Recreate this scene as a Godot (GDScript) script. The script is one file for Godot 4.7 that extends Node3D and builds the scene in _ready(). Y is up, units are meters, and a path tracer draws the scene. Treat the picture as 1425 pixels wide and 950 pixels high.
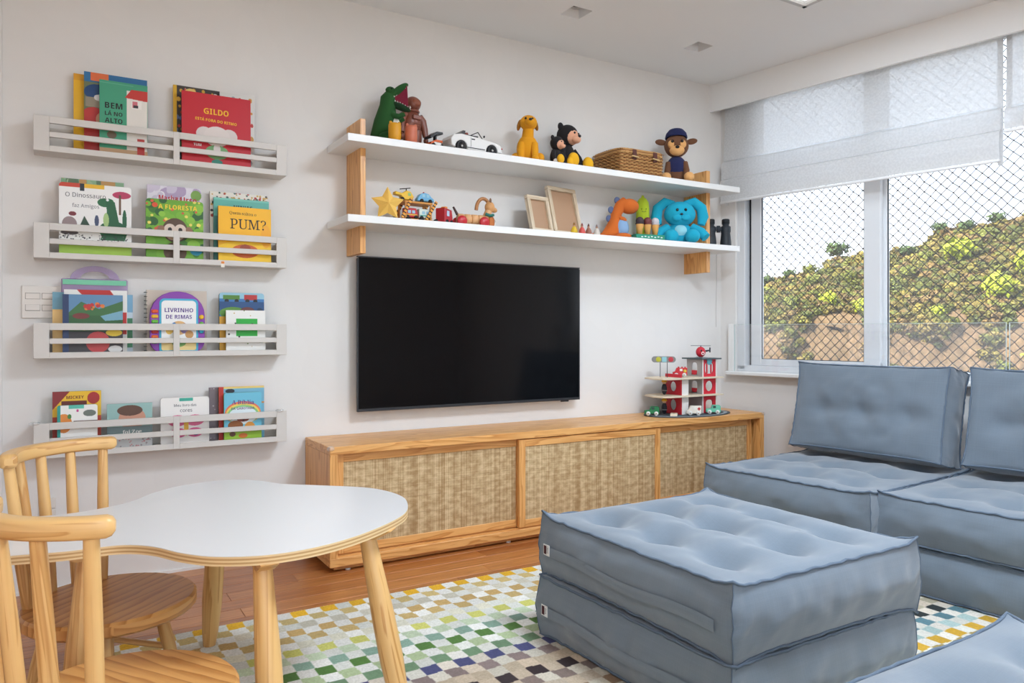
extends Node3D
# A children's corner of a living room: book ledges, wall shelves with toys, television, cane sideboard, modular sofa.
# Axes: x runs along the television wall, z comes out of it into the room, y is up. Metres.

const CEIL := 2.615
const WANG := 0.15708          # the window wall leans 9 degrees out of square
var rng := RandomNumberGenerator.new()
var used := {}
var M := {}
var WT := Transform3D()        # window wall frame: x along the wall from the corner, y up, z into the room


class MB:
	var st := SurfaceTool.new()
	var grain := -1             # axis the wood grain runs along; UVs in metres (across, along)
	var off := Vector2.ZERO
	var sgn := 0
	func _init(g := -1, o := Vector2.ZERO):
		grain = g
		off = o
		st.begin(Mesh.PRIMITIVE_TRIANGLES)
	func group() -> int:
		sgn += 1
		return sgn
	func auv(p: Vector3, n: Vector3) -> Vector2:
		var a := n.abs()
		var k := 0
		if a.y >= a.x and a.y >= a.z: k = 1
		elif a.z >= a.x: k = 2
		var c := 0
		if k == grain: c = (grain + 1) % 3
		else: c = 3 - k - grain
		return Vector2(p[c] + p[k] * 0.31, p[grain] if k != grain else p[3 - c - grain] * 4.0) + off
	func tri(a: Vector3, b: Vector3, c: Vector3, out: Vector3, g := -1, ua := Vector2.ZERO, ub := Vector2.ZERO, uc := Vector2.ZERO):
		var n := (a - c).cross(a - b)
		st.set_smooth_group(g if g >= 0 else 4294967295)
		var flip := n.dot(out) < 0.0
		if grain >= 0:
			ua = auv(a, n); ub = auv(b, n); uc = auv(c, n)
		st.set_uv(ua); st.add_vertex(a)
		if flip:
			st.set_uv(uc); st.add_vertex(c); st.set_uv(ub); st.add_vertex(b)
		else:
			st.set_uv(ub); st.add_vertex(b); st.set_uv(uc); st.add_vertex(c)
	func quad(a: Vector3, b: Vector3, c: Vector3, d: Vector3, out: Vector3, g := -1, ua := Vector2(0, 0), ub := Vector2(1, 0), uc := Vector2(1, 1), ud := Vector2(0, 1)):
		tri(a, b, c, out, g, ua, ub, uc)
		tri(a, c, d, out, g, ua, uc, ud)
	func box(c: Vector3, s: Vector3, bev := 0.0, xf := Transform3D()):
		var h := s * 0.5
		bev = minf(bev, minf(h.x, minf(h.y, h.z)) * 0.95)
		var ctr := xf * c
		for ax in 3:
			var u := (ax + 1) % 3
			var v := (ax + 2) % 3
			for sg in [-1.0, 1.0]:
				var q := []
				for k in [[-1, -1], [1, -1], [1, 1], [-1, 1]]:
					var p := c
					p[ax] += sg * h[ax]
					p[u] += k[0] * (h[u] - bev)
					p[v] += k[1] * (h[v] - bev)
					q.append(xf * p)
				var o := Vector3.ZERO
				o[ax] = sg
				quad(q[0], q[1], q[2], q[3], xf.basis * o)
			if bev > 0.0:
				for s1 in [-1.0, 1.0]:
					for s2 in [-1.0, 1.0]:
						var q2 := []
						for k in [[0, -1], [1, -1], [1, 1], [0, 1]]:
							var p := c
							p[u] += s1 * (h[u] - (bev if k[0] == 1 else 0.0))
							p[v] += s2 * (h[v] - (bev if k[0] == 0 else 0.0))
							p[ax] += k[1] * (h[ax] - bev)
							q2.append(xf * p)
						quad(q2[0], q2[1], q2[2], q2[3], (q2[0] + q2[2]) * 0.5 - ctr)
		if bev > 0.0:
			for sx in [-1.0, 1.0]:
				for sy in [-1.0, 1.0]:
					for sz in [-1.0, 1.0]:
						var s3 := Vector3(sx, sy, sz)
						var a := c + s3 * (h - Vector3(0, bev, bev))
						var b := c + s3 * (h - Vector3(bev, 0, bev))
						var d := c + s3 * (h - Vector3(bev, bev, 0))
						tri(xf * a, xf * b, xf * d, xf.basis * s3)
	func tube(pts: Array, radii, sides := 10, caps := true, closed := false):
		var n := pts.size()
		var g := group()
		var up := Vector3.UP
		var t0: Vector3 = (pts[1] - pts[0]).normalized()
		if absf(t0.dot(up)) > 0.9: up = Vector3.RIGHT
		var nx: Vector3 = up.cross(t0).normalized()
		var rings := []
		for i in n:
			var a: Vector3 = pts[(i - 1 + n) % n] if (i > 0 or closed) else pts[i]
			var b: Vector3 = pts[(i + 1) % n] if (i < n - 1 or closed) else pts[i]
			var t := (b - a).normalized()
			nx = (nx - t * nx.dot(t)).normalized()
			var ny := t.cross(nx)
			var r: float = radii[i] if radii is Array else radii
			var ring := []
			for k in sides:
				var th := TAU * k / sides
				ring.append(pts[i] + (nx * cos(th) + ny * sin(th)) * r)
			rings.append(ring)
		for i in (n if closed else n - 1):
			var j := (i + 1) % n
			var ctr: Vector3 = (pts[i] + pts[j]) * 0.5
			for k in sides:
				var l := (k + 1) % sides
				var mid: Vector3 = (rings[i][k] + rings[j][l]) * 0.5
				quad(rings[i][k], rings[i][l], rings[j][l], rings[j][k], mid - ctr, g, Vector2(float(k) / sides, float(i) / n), Vector2(float(k + 1) / sides, float(i) / n), Vector2(float(k + 1) / sides, float(i + 1) / n), Vector2(float(k) / sides, float(i + 1) / n))
		if caps and not closed:
			for e in [0, n - 1]:
				var o: Vector3 = (pts[0] - pts[1]) if e == 0 else (pts[n - 1] - pts[n - 2])
				for k in sides:
					tri(pts[e], rings[e][k], rings[e][(k + 1) % sides], o)
	func lathe(prof: Array, sides := 16, xf := Transform3D(), smooth := true):
		# profile of (radius, height) from bottom to top; sharp where two points share a place
		var g := group()
		for i in prof.size() - 1:
			var a: Vector2 = prof[i]
			var b: Vector2 = prof[i + 1]
			if a.is_equal_approx(b):
				g = group()
				continue
			var d := b - a
			for k in sides:
				var t1 := TAU * k / sides
				var t2 := TAU * (k + 1) / sides
				var tm := (t1 + t2) * 0.5
				var o := Vector3(cos(tm) * d.y, -d.x, sin(tm) * d.y)
				var p1 := Vector3(cos(t1) * a.x, a.y, sin(t1) * a.x)
				var p2 := Vector3(cos(t2) * a.x, a.y, sin(t2) * a.x)
				var p3 := Vector3(cos(t2) * b.x, b.y, sin(t2) * b.x)
				var p4 := Vector3(cos(t1) * b.x, b.y, sin(t1) * b.x)
				if a.x > 1e-6: tri(xf * p1, xf * p2, xf * p3, xf.basis * o, g if smooth else -1)
				if b.x > 1e-6: tri(xf * p1, xf * p3, xf * p4, xf.basis * o, g if smooth else -1)
	func ell(c: Vector3, r: Vector3, bs := Basis(), rings := 12, segs := 16):
		var g := group()
		var f := func(i: int, k: int) -> Vector3:
			var ph := PI * i / rings
			var th := TAU * k / segs
			return c + bs * Vector3(r.x * sin(ph) * cos(th), r.y * cos(ph), r.z * sin(ph) * sin(th))
		for i in rings:
			for k in segs:
				var a: Vector3 = f.call(i, k)
				var b: Vector3 = f.call(i, k + 1)
				var d: Vector3 = f.call(i + 1, k + 1)
				var e: Vector3 = f.call(i + 1, k)
				var o := (a + d) * 0.5 - c
				if i > 0: tri(a, b, d, o, g)
				if i < rings - 1: tri(a, d, e, o, g)
	func prism(poly: Array, z0: float, z1: float, xf := Transform3D(), smooth_sides := false, bev := 0.0, front_uv := false):
		# a polygon in x, y pushed from z0 to z1
		var pv := PackedVector2Array(poly)
		if Geometry2D.is_polygon_clockwise(pv): pv.reverse()
		var inner := pv
		var lo := pv[0]
		var hi := pv[0]
		for p in pv:
			lo = lo.min(p); hi = hi.max(p)
		if bev > 0.0:
			var n := pv.size()
			inner = PackedVector2Array()
			for i in n:
				var e1 := (pv[i] - pv[(i - 1 + n) % n]).normalized()
				var e2 := (pv[(i + 1) % n] - pv[i]).normalized()
				var n1 := Vector2(e1.y, -e1.x)
				var n2 := Vector2(e2.y, -e2.x)
				var m := (n1 + n2).normalized()
				inner.append(pv[i] - m * bev / maxf(0.5, m.dot(n1)))
		var ix := Geometry2D.triangulate_polygon(inner)
		var z := Vector3(0, 0, 1)
		var uvf := func(p: Vector2) -> Vector2: return Vector2((p.x - lo.x) / (hi.x - lo.x), (hi.y - p.y) / (hi.y - lo.y))
		for t in range(0, ix.size(), 3):
			var a := inner[ix[t]]
			var b := inner[ix[t + 1]]
			var c := inner[ix[t + 2]]
			tri(xf * Vector3(a.x, a.y, z1), xf * Vector3(b.x, b.y, z1), xf * Vector3(c.x, c.y, z1), xf.basis * z, -1, uvf.call(a), uvf.call(b), uvf.call(c))
			tri(xf * Vector3(a.x, a.y, z0), xf * Vector3(b.x, b.y, z0), xf * Vector3(c.x, c.y, z0), xf.basis * -z)
		var g := group() if smooth_sides else -1
		var gb := group() if smooth_sides else -1
		for i in pv.size():
			var j := (i + 1) % pv.size()
			var p := pv[i]
			var q := pv[j]
			var o := Vector3(q.y - p.y, p.x - q.x, 0)
			quad(xf * Vector3(p.x, p.y, z0 + bev), xf * Vector3(q.x, q.y, z0 + bev), xf * Vector3(q.x, q.y, z1 - bev), xf * Vector3(p.x, p.y, z1 - bev), xf.basis * o, g)
			if bev > 0.0:
				var pi_ := inner[i]
				var qi := inner[j]
				quad(xf * Vector3(p.x, p.y, z1 - bev), xf * Vector3(q.x, q.y, z1 - bev), xf * Vector3(qi.x, qi.y, z1), xf * Vector3(pi_.x, pi_.y, z1), xf.basis * (o.normalized() + z), gb)
				quad(xf * Vector3(p.x, p.y, z0 + bev), xf * Vector3(q.x, q.y, z0 + bev), xf * Vector3(qi.x, qi.y, z0), xf * Vector3(pi_.x, pi_.y, z0), xf.basis * (o.normalized() - z), gb)
	func sheet(f: Callable, nu: int, nv: int, out: Callable, g := 0):
		# a smooth patch f(u, v), u and v from 0 to 1
		if g == 0: g = group()
		for i in nu:
			for j in nv:
				var u0 := float(i) / nu
				var u1 := float(i + 1) / nu
				var v0 := float(j) / nv
				var v1 := float(j + 1) / nv
				var a: Vector3 = f.call(u0, v0)
				var b: Vector3 = f.call(u1, v0)
				var c: Vector3 = f.call(u1, v1)
				var d: Vector3 = f.call(u0, v1)
				quad(a, b, c, d, out.call((u0 + u1) * 0.5, (v0 + v1) * 0.5), g, Vector2(u0, v0), Vector2(u1, v0), Vector2(u1, v1), Vector2(u0, v1))
	func done() -> ArrayMesh:
		st.generate_normals()
		st.index()
		return st.commit()


class Art:
	# flat print: shapes in 0..1 coordinates, y down
	var im: Image
	var w: int
	var h: int
	func _init(width: int, height: int, c: Color):
		w = width; h = height
		im = Image.create(w, h, false, Image.FORMAT_RGB8)
		im.fill(c)
	func rect(x0, y0, x1, y1, c: Color):
		im.fill_rect(Rect2i(int(x0 * w), int(y0 * h), maxi(1, int((x1 - x0) * w)), maxi(1, int((y1 - y0) * h))), c)
	func ell(cx, cy, rx, ry, c: Color):
		for y in range(maxi(0, int((cy - ry) * h)), mini(h, int((cy + ry) * h) + 1)):
			for x in range(maxi(0, int((cx - rx) * w)), mini(w, int((cx + rx) * w) + 1)):
				var dx: float = ((x + 0.5) / w - cx) / rx
				var dy: float = ((y + 0.5) / h - cy) / ry
				if dx * dx + dy * dy <= 1.0: im.set_pixel(x, y, c)
	func poly(pts: Array, c: Color):
		var pv := PackedVector2Array(pts)
		var lo := pv[0]
		var hi := pv[0]
		for p in pv:
			lo = lo.min(p); hi = hi.max(p)
		for y in range(maxi(0, int(lo.y * h)), mini(h, int(hi.y * h) + 1)):
			for x in range(maxi(0, int(lo.x * w)), mini(w, int(hi.x * w) + 1)):
				if Geometry2D.is_point_in_polygon(Vector2((x + 0.5) / w, (y + 0.5) / h), pv): im.set_pixel(x, y, c)
	func dots(r: RandomNumberGenerator, n: int, x0, y0, x1, y1, size, cols: Array):
		for i in n:
			var s: float = size * r.randf_range(0.5, 1.3)
			ell(r.randf_range(x0, x1), r.randf_range(y0, y1), s, s * w / h, cols[r.randi() % cols.size()])
	func mat(rough := 0.45) -> StandardMaterial3D:
		var m := StandardMaterial3D.new()
		m.albedo_texture = ImageTexture.create_from_image(im)
		m.roughness = rough
		m.texture_repeat = false
		return m


func numbered(n: String) -> String:
	if not used.has(n):
		used[n] = 0
		return n
	used[n] += 1
	return "%s_%03d" % [n, used[n]]

func thing(called: String, label: String, category: String, at := Vector3.ZERO, turn := 0.0, group := "") -> Node3D:
	var o := Node3D.new()
	o.name = numbered(called)
	add_child(o)
	o.position = at
	o.rotation.y = turn
	tag(o, label, category, group)
	return o

func tag(o: Node, label: String, category: String, group := ""):
	o.set_meta("label", label)
	o.set_meta("category", category)
	if group != "": o.set_meta("group", group)

func copy_of(o: Node3D, label: String, at: Vector3, turn := 0.0) -> Node3D:
	var c: Node3D = o.duplicate()
	c.name = numbered(String(o.name).split("_0")[0])
	add_child(c)
	c.position = at
	c.rotation.y = turn
	c.set_meta("label", label)
	return c

func put(parent: Node, called: String, mesh: Mesh, m: Material, xf := Transform3D()) -> MeshInstance3D:
	var o := MeshInstance3D.new()
	o.name = called if parent != self else numbered(called)
	o.mesh = mesh
	o.material_override = m
	o.transform = xf
	parent.add_child(o, true)
	return o

func struct(called: String, mesh: Mesh, m: Material, xf := Transform3D(), parent: Node = null) -> MeshInstance3D:
	var o := put(parent if parent else self, called, mesh, m, xf)
	if parent == null: o.set_meta("kind", "structure")
	return o

func bx(parent: Node, called: String, c: Vector3, s: Vector3, m: Material, bev := 0.0, grain := -1, xf := Transform3D()) -> MeshInstance3D:
	var b := MB.new(grain, Vector2(rng.randf() * 7.0, rng.randf() * 7.0))
	b.box(Vector3.ZERO, s, bev)
	return put(parent, called, b.done(), m, xf * Transform3D(Basis(), c))

func el(parent: Node, called: String, c: Vector3, r: Vector3, m: Material, deg := Vector3.ZERO, rings := 12, segs := 16) -> MeshInstance3D:
	var b := MB.new()
	b.ell(Vector3.ZERO, r, Basis(), rings, segs)
	return put(parent, called, b.done(), m, Transform3D(Basis.from_euler(deg * PI / 180.0), c))

func tb(parent: Node, called: String, pts: Array, radii, m: Material, sides := 10) -> MeshInstance3D:
	var b := MB.new()
	b.tube(pts, radii, sides)
	return put(parent, called, b.done(), m)

func la(parent: Node, called: String, prof: Array, m: Material, xf := Transform3D(), sides := 20, grain := -1) -> MeshInstance3D:
	var b := MB.new(grain, Vector2(rng.randf() * 7.0, rng.randf() * 7.0))
	b.lathe(prof, sides)
	return put(parent, called, b.done(), m, xf)

func pr(parent: Node, called: String, poly: Array, z0: float, z1: float, m: Material, xf := Transform3D(), smooth := false, bev := 0.0) -> MeshInstance3D:
	var b := MB.new()
	b.prism(poly, z0, z1, Transform3D(), smooth, bev)
	return put(parent, called, b.done(), m, xf)

func at(v: Vector3, deg := Vector3.ZERO) -> Transform3D:
	return Transform3D(Basis.from_euler(deg * PI / 180.0), v)

func between(a: Vector3, b: Vector3) -> Transform3D:
	# local y runs from a to b, origin at a
	var y := (b - a).normalized()
	var x := y.cross(Vector3(0, 0, 1) if absf(y.z) < 0.9 else Vector3(1, 0, 0)).normalized()
	return Transform3D(Basis(x, y, x.cross(y)), a)

func lettering(parent: Node, words: String, height: float, width: float, c: Vector3, m: Material, bold := true, serif := false, xf := Transform3D(), tilt := 0.0) -> MeshInstance3D:
	# flat print standing a hair proud of the surface, fitted into height x width, facing +z
	var f := SystemFont.new()
	f.font_names = PackedStringArray(["Droid Serif" if serif else "Droid Sans"])
	f.font_weight = 700 if bold else 400
	var t := TextMesh.new()
	t.font = f
	t.text = words
	t.font_size = 32
	t.pixel_size = 0.01
	t.depth = 0.02
	t.curve_step = 3.0
	var bb := t.get_aabb()
	var o := MeshInstance3D.new()
	o.name = "lettering"
	o.mesh = t
	o.material_override = m
	var sy := height / maxf(0.01, bb.size.y)
	var sx := minf(sy, width / maxf(0.01, bb.size.x))
	if width / bb.size.x < sy: sy = maxf(sx, sy * 0.7)
	var mid := bb.get_center()
	var local := Transform3D(Basis(Vector3(0, 0, 1), tilt * PI / 180.0), c) * Transform3D(Basis.from_scale(Vector3(sx, sy, 0.012)), Vector3(-mid.x * sx, -mid.y * sy, 0))
	o.transform = xf * local
	parent.add_child(o, true)
	return o

func mk(c: Color, rough := 0.6, metal := 0.0) -> StandardMaterial3D:
	var m := StandardMaterial3D.new()
	m.albedo_color = c
	m.roughness = rough
	m.metallic = metal
	return m

func c8(r: int, g: int, b: int) -> Color:
	return Color8(r, g, b)

func col(r: int, g: int, b: int, rough := 0.55) -> StandardMaterial3D:
	var key := "%d_%d_%d_%.2f" % [r, g, b, rough]
	if not M.has(key): M[key] = mk(Color8(r, g, b), rough)
	return M[key]

func plush(r: int, g: int, b: int) -> StandardMaterial3D:
	var key := "plush_%d_%d_%d" % [r, g, b]
	if not M.has(key):
		var m := mk(Color8(r, g, b), 0.95)
		m.rim_enabled = true
		m.rim = 0.5
		m.rim_tint = 0.7
		m.normal_enabled = true
		m.normal_texture = M.fuzz
		m.normal_scale = 0.8
		m.uv1_triplanar = true
		m.uv1_scale = Vector3(14, 14, 14)
		M[key] = m
	return M[key]

func noise(freq: float, seed_: int, oct := 4) -> FastNoiseLite:
	var n := FastNoiseLite.new()
	n.seed = seed_
	n.noise_type = FastNoiseLite.TYPE_SIMPLEX
	n.frequency = freq
	n.fractal_octaves = oct
	return n

func ntex(freq: float, seed_: int, ramp: Array, size := 512, normal := false, bump := 4.0) -> NoiseTexture2D:
	var t := NoiseTexture2D.new()
	t.width = size
	t.height = size
	t.seamless = true
	t.noise = noise(freq, seed_)
	if normal:
		t.as_normal_map = true
		t.bump_strength = bump
	elif ramp.size() > 0:
		var g := Gradient.new()
		g.offsets = PackedFloat32Array(ramp.map(func(p): return p[0]))
		g.colors = PackedColorArray(ramp.map(func(p): return p[1]))
		t.color_ramp = g
	return t

func wood(light: Color, dark: Color, bands: float, warp: float, fine: float, sharp: float, seed_: int, rough: float, repeat: Vector2, coat := 0.0) -> StandardMaterial3D:
	# grain runs along the texture's v; growth lines as bent bands, fine fibre over them
	var n := 384
	var im := Image.create(n, n, false, Image.FORMAT_RGB8)
	var n1 := noise(1.0, seed_, 3)
	var n2 := noise(1.0, seed_ + 9, 2)
	for y in n:
		var v := float(y) / n
		var cv := cos(TAU * v) * 0.35
		var sv := sin(TAU * v) * 0.35
		for x in n:
			var u := float(x) / n
			var cu := cos(TAU * u)
			var su := sin(TAU * u)
			var wv := n1.get_noise_3d(cu * 0.7 + 3.0, su * 0.7 + cv, sv) * warp
			var b := fposmod(u * bands + wv, 1.0)
			var k := pow(b, sharp) if b < 0.93 else pow(0.93, sharp) * (1.0 - b) / 0.07
			var fib := n2.get_noise_3d(cu * 22.0, su * 22.0 + cv * 1.5, sv * 1.5) * fine
			k = clampf(k + fib, 0.0, 1.0)
			im.set_pixel(x, y, light.lerp(dark, k))
	var m := StandardMaterial3D.new()
	m.albedo_texture = ImageTexture.create_from_image(im)
	m.roughness = rough
	m.uv1_scale = Vector3(repeat.x, repeat.y, 1)
	if coat > 0.0:
		m.clearcoat_enabled = true
		m.clearcoat = coat
		m.clearcoat_roughness = 0.25
	return m


func _ready():
	rng.seed = 20240611
	# ---------- camera ----------
	var cam := Camera3D.new()
	cam.name = "camera"
	add_child(cam)
	cam.projection = Camera3D.PROJECTION_FRUSTUM
	cam.near = 0.05
	cam.far = 900.0
	cam.size = 950.0 / 1050.0 * cam.near
	cam.frustum_offset = Vector2(0, -14.0 / 1050.0 * cam.near)
	cam.position = Vector3(0, 1.03, 3.515)
	cam.rotation = Vector3(0, deg_to_rad(-31.0), 0)
	cam.current = true
	# ---------- sky, sun, exposure ----------
	var sky := ProceduralSkyMaterial.new()
	sky.sky_top_color = Color(0.80, 0.89, 1.0)
	sky.sky_horizon_color = Color(0.95, 0.975, 1.0)
	sky.sky_curve = 0.2
	sky.ground_bottom_color = Color(0.45, 0.44, 0.4)
	sky.ground_horizon_color = Color(0.6, 0.6, 0.58)
	sky.sun_angle_max = 1.0
	var env := Environment.new()
	env.background_mode = Environment.BG_SKY
	env.sky = Sky.new()
	env.sky.sky_material = sky
	env.background_energy_multiplier = 1.55
	env.tonemap_mode = Environment.TONE_MAPPER_LINEAR
	env.tonemap_exposure = 2.0
	env.sdfgi_enabled = true
	env.ssao_enabled = true
	env.ssil_enabled = true
	var we := WorldEnvironment.new()
	we.name = "environment"
	we.environment = env
	add_child(we)
	var sun := DirectionalLight3D.new()
	sun.name = "sun"
	add_child(sun)
	sun.look_at_from_position(Vector3.ZERO, Vector3(0.72, -0.68, 0.12))
	sun.light_color = Color(1.0, 0.95, 0.86)
	sun.light_energy = 2.9
	sun.light_angular_distance = 0.6
	sun.shadow_enabled = true
	sun.sky_mode = DirectionalLight3D.SKY_MODE_LIGHT_ONLY
	WT = Transform3D(Basis(Vector3(sin(WANG), 0, cos(WANG)), Vector3.UP, Vector3(-cos(WANG), 0, sin(WANG))), Vector3(3.70, 0, 0))
	materials()
	room()
	window()
	blinds()
	ceiling_fittings()
	outside()
	sideboard()
	rug()
	sofa()
	play_table()
	chairs()
	television()
	wall_shelves()
	ledges_and_books()
	wall_plates()
	shelf_toys_upper()
	shelf_toys_lower()
	fire_station()


func materials():
	M.fuzz = ntex(0.09, 5, [], 256, true, 3.0)
	var paint := mk(Color(1, 1, 1), 0.9)
	paint.albedo_texture = ntex(0.004, 3, [[0.0, Color8(229, 226, 222)], [1.0, Color8(234, 231, 227)]], 256)
	paint.uv1_triplanar = true
	paint.uv1_scale = Vector3(0.8, 0.8, 0.8)
	M.wall = paint
	M.ceil = mk(Color8(240, 239, 237), 0.95)
	M.white = mk(Color8(238, 237, 234), 0.35)
	M.alu = mk(Color8(226, 228, 230), 0.35)
	M.gasket = mk(Color8(38, 42, 46), 0.7)
	M.ledge = mk(Color8(214, 209, 202), 0.45)
	M.oak = wood(Color8(236, 178, 108), Color8(198, 130, 64), 7.0, 1.6, 0.28, 2.2, 11, 0.42, Vector2(3.0, 0.7), 0.25)
	M.pine = wood(Color8(220, 162, 94), Color8(172, 108, 50), 7.0, 0.5, 0.1, 2.6, 23, 0.42, Vector2(4.5, 1.0), 0.3)
	M.pine_pale = wood(Color8(230, 184, 118), Color8(194, 136, 72), 3.0, 0.9, 0.08, 3.0, 29, 0.42, Vector2(6.0, 0.8), 0.3)
	M.floor = []
	var tones := [[192, 124, 66, 160, 94, 44], [182, 114, 60, 150, 86, 40], [200, 132, 72, 168, 100, 48], [176, 108, 56, 142, 80, 38]]
	for i in tones.size():
		var t: Array = tones[i]
		M.floor.append(wood(Color8(t[0], t[1], t[2]), Color8(t[3], t[4], t[5]), 5.0, 1.6, 0.35, 1.6, 40 + i, 0.3, Vector2(5.0, 0.6), 0.3))
	M.ply = mk(Color8(230, 200, 150), 0.6)
	M.ply_dark = mk(Color8(196, 154, 100), 0.6)
	M.laminate = mk(Color8(226, 224, 222), 0.3)
	var lin := Image.create(256, 256, false, Image.FORMAT_RGB8)
	var r2 := RandomNumberGenerator.new()
	r2.seed = 77
	var rows := []
	var cols := []
	for i in 256:
		rows.append(r2.randf_range(-1, 1)); cols.append(r2.randf_range(-1, 1))
	for y in 256:
		for x in 256:
			var k: float = rows[y] * 0.5 + cols[x] * 0.5 + r2.randf_range(-0.6, 0.6)
			lin.set_pixel(x, y, Color8(103, 115, 126).lerp(Color8(121, 133, 145), clampf(0.5 + k * 0.2, 0, 1)))
	var linen := mk(Color.WHITE, 0.95)
	linen.albedo_texture = ImageTexture.create_from_image(lin)
	linen.uv1_triplanar = true
	linen.uv1_scale = Vector3(3.5, 3.5, 3.5)
	linen.rim_enabled = true
	linen.rim = 1.0
	linen.rim_tint = 0.15
	M.linen = linen
	var pipe := mk(Color8(96, 110, 126), 0.9)
	M.piping = pipe
	M.black = mk(Color8(22, 22, 24), 0.5)
	M.chrome = mk(Color8(200, 200, 200), 0.25, 0.9)
	var glass := mk(Color(1, 1, 1, 0.04), 0.02)
	glass.transparency = BaseMaterial3D.TRANSPARENCY_ALPHA
	M.glass = glass
	var clear := mk(Color(0.9, 0.92, 0.93, 0.25), 0.06)
	clear.transparency = BaseMaterial3D.TRANSPARENCY_ALPHA
	M.clear = clear


func room():
	# television wall, z = 0
	struct("wall_television", wall_box(Vector3(-2.15, -0.1, -0.2), Vector3(3.98, CEIL + 0.15, 0.0)), M.wall)
	# left wall, back wall with unseen wide glazed doors placed to light the room
	struct("wall_left", wall_box(Vector3(-2.15, -0.1, 0.0), Vector3(-2.0, CEIL + 0.15, 5.75)), M.wall)
	var b := MB.new()
	for q in [[-2.0, -1.7, 0.0, CEIL], [3.08, 5.1, 0.0, CEIL], [-1.7, 3.08, 2.5, CEIL]]:
		b.box(Vector3((q[0] + q[1]) * 0.5, (q[2] + q[3]) * 0.5, 5.675), Vector3(q[1] - q[0], q[3] - q[2], 0.15))
	struct("wall_back", b.done(), M.wall)
	var d := struct("door_1", wall_box(Vector3(-1.7, 0.0, 5.66), Vector3(-1.64, 2.5, 5.7)), M.alu)
	for k in 4:
		var x0 := -1.64 + k * 1.18
		bx(d, "pane", Vector3(x0 + 0.59, 1.25, 5.68), Vector3(1.1, 2.4, 0.006), M.glass)
		bx(d, "stile", Vector3(x0 + 1.15, 1.25, 5.68), Vector3(0.06, 2.5, 0.05), M.alu, 0.004)
	bx(d, "top_rail", Vector3(0.69, 2.47, 5.68), Vector3(4.7, 0.06, 0.05), M.alu, 0.004)
	bx(d, "bottom_rail", Vector3(0.69, 0.03, 5.68), Vector3(4.7, 0.06, 0.05), M.alu, 0.004)
	# unseen pale floor outside the glazed doors, placed to bounce light onto the ceiling
	struct("unseen_bounce_floor", wall_box(Vector3(-3.5, -0.2, 5.75), Vector3(6.0, -0.03, 9.5)), mk(Color8(232, 229, 224), 0.9))
	# window wall with its opening
	var w := MB.new()
	for q in [[0.0, 0.11, 0.0, CEIL], [0.11, 2.66, 0.0, 0.75], [0.11, 2.66, 2.58, CEIL], [2.66, 5.95, 0.0, CEIL]]:
		w.box(Vector3((q[0] + q[1]) * 0.5, (q[2] + q[3]) * 0.5, -0.09), Vector3(q[1] - q[0], q[3] - q[2], 0.18))
	struct("wall_window", w.done(), M.wall, WT)
	struct("trim_1", wall_box(Vector3(-0.27, 0, 0), Vector3(-0.187, 2.3, 0.016)), M.wall)
	struct("baseboard_television", wall_box(Vector3(-0.187, 0, 0), Vector3(0.98, 0.012, 0.008)), M.white)
	# ceiling with sunk fittings
	var c := CSGBox3D.new()
	c.name = "ceiling"
	c.size = Vector3(7.6, 0.15, 6.0)
	c.position = Vector3(1.6, CEIL + 0.075, 2.75)
	c.material = M.ceil
	c.set_meta("kind", "structure")
	add_child(c)
	for q in [[2.207, 0.462, 0.115, 0.115], [3.057, 0.443, 0.115, 0.115], [2.815, 1.395, 0.6, 0.6]]:
		var h := CSGBox3D.new()
		h.operation = CSGShape3D.OPERATION_SUBTRACTION
		h.size = Vector3(q[2], 0.12, q[3])
		h.position = Vector3(q[0], CEIL, q[1]) - c.position
		h.material = M.ceil
		c.add_child(h)
	# nothing of the slab reaches past the window wall
	var cut := CSGBox3D.new()
	cut.operation = CSGShape3D.OPERATION_SUBTRACTION
	cut.size = Vector3(12.0, 0.5, 4.0)
	cut.transform = Transform3D(WT.basis, WT * Vector3(2.0, CEIL + 0.075, -0.2 - 2.0) - c.position)
	cut.material = M.ceil
	c.add_child(cut)
	# floorboards: each its own board where the boards can be told apart
	var sub := struct("floor", wall_box(Vector3(-2.15, -0.12, -0.1), Vector3(5.1, -0.014, 5.8)), mk(Color8(70, 44, 26), 0.9))
	var rest := [MB.new(0, Vector2.ZERO), MB.new(0, Vector2(2.3, 1.1)), MB.new(0, Vector2(4.3, 3.1)), MB.new(0, Vector2(1.3, 0.6))]
	var wd := 0.098
	var row := 0
	var z := 0.0
	while z < 5.6:
		var x := -2.0 - rng.randf() * 0.9
		while x < 4.7:
			var ln := rng.randf_range(0.75, 1.35)
			var x1 := minf(x + ln, 4.75)
			var tone := rng.randi() % 4
			var x0 := maxf(x, -2.0)
			if x1 - x0 > 0.05:
				var lim := 3.68 + z * 0.158
				x1 = minf(x1, lim)
				if x1 - x0 > 0.05:
					if z < 2.4:
						bx(sub, "floorboard", Vector3((x0 + x1) * 0.5, -0.007, z + wd * 0.5), Vector3(x1 - x0 - 0.0012, 0.014, wd - 0.0012), M.floor[tone], 0.0012, 0)
					else:
						rest[tone].box(Vector3((x0 + x1) * 0.5, -0.007, z + wd * 0.5), Vector3(x1 - x0 - 0.0012, 0.014, wd - 0.0012))
			x += ln
		z += wd
		row += 1
	for k in 4:
		var o := put(sub, "distant_floorboards", rest[k].done(), M.floor[k])
		o.set_meta("kind", "stuff")


func wall_box(lo: Vector3, hi: Vector3) -> ArrayMesh:
	var b := MB.new()
	b.box((lo + hi) * 0.5, hi - lo)
	return b.done()


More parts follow.
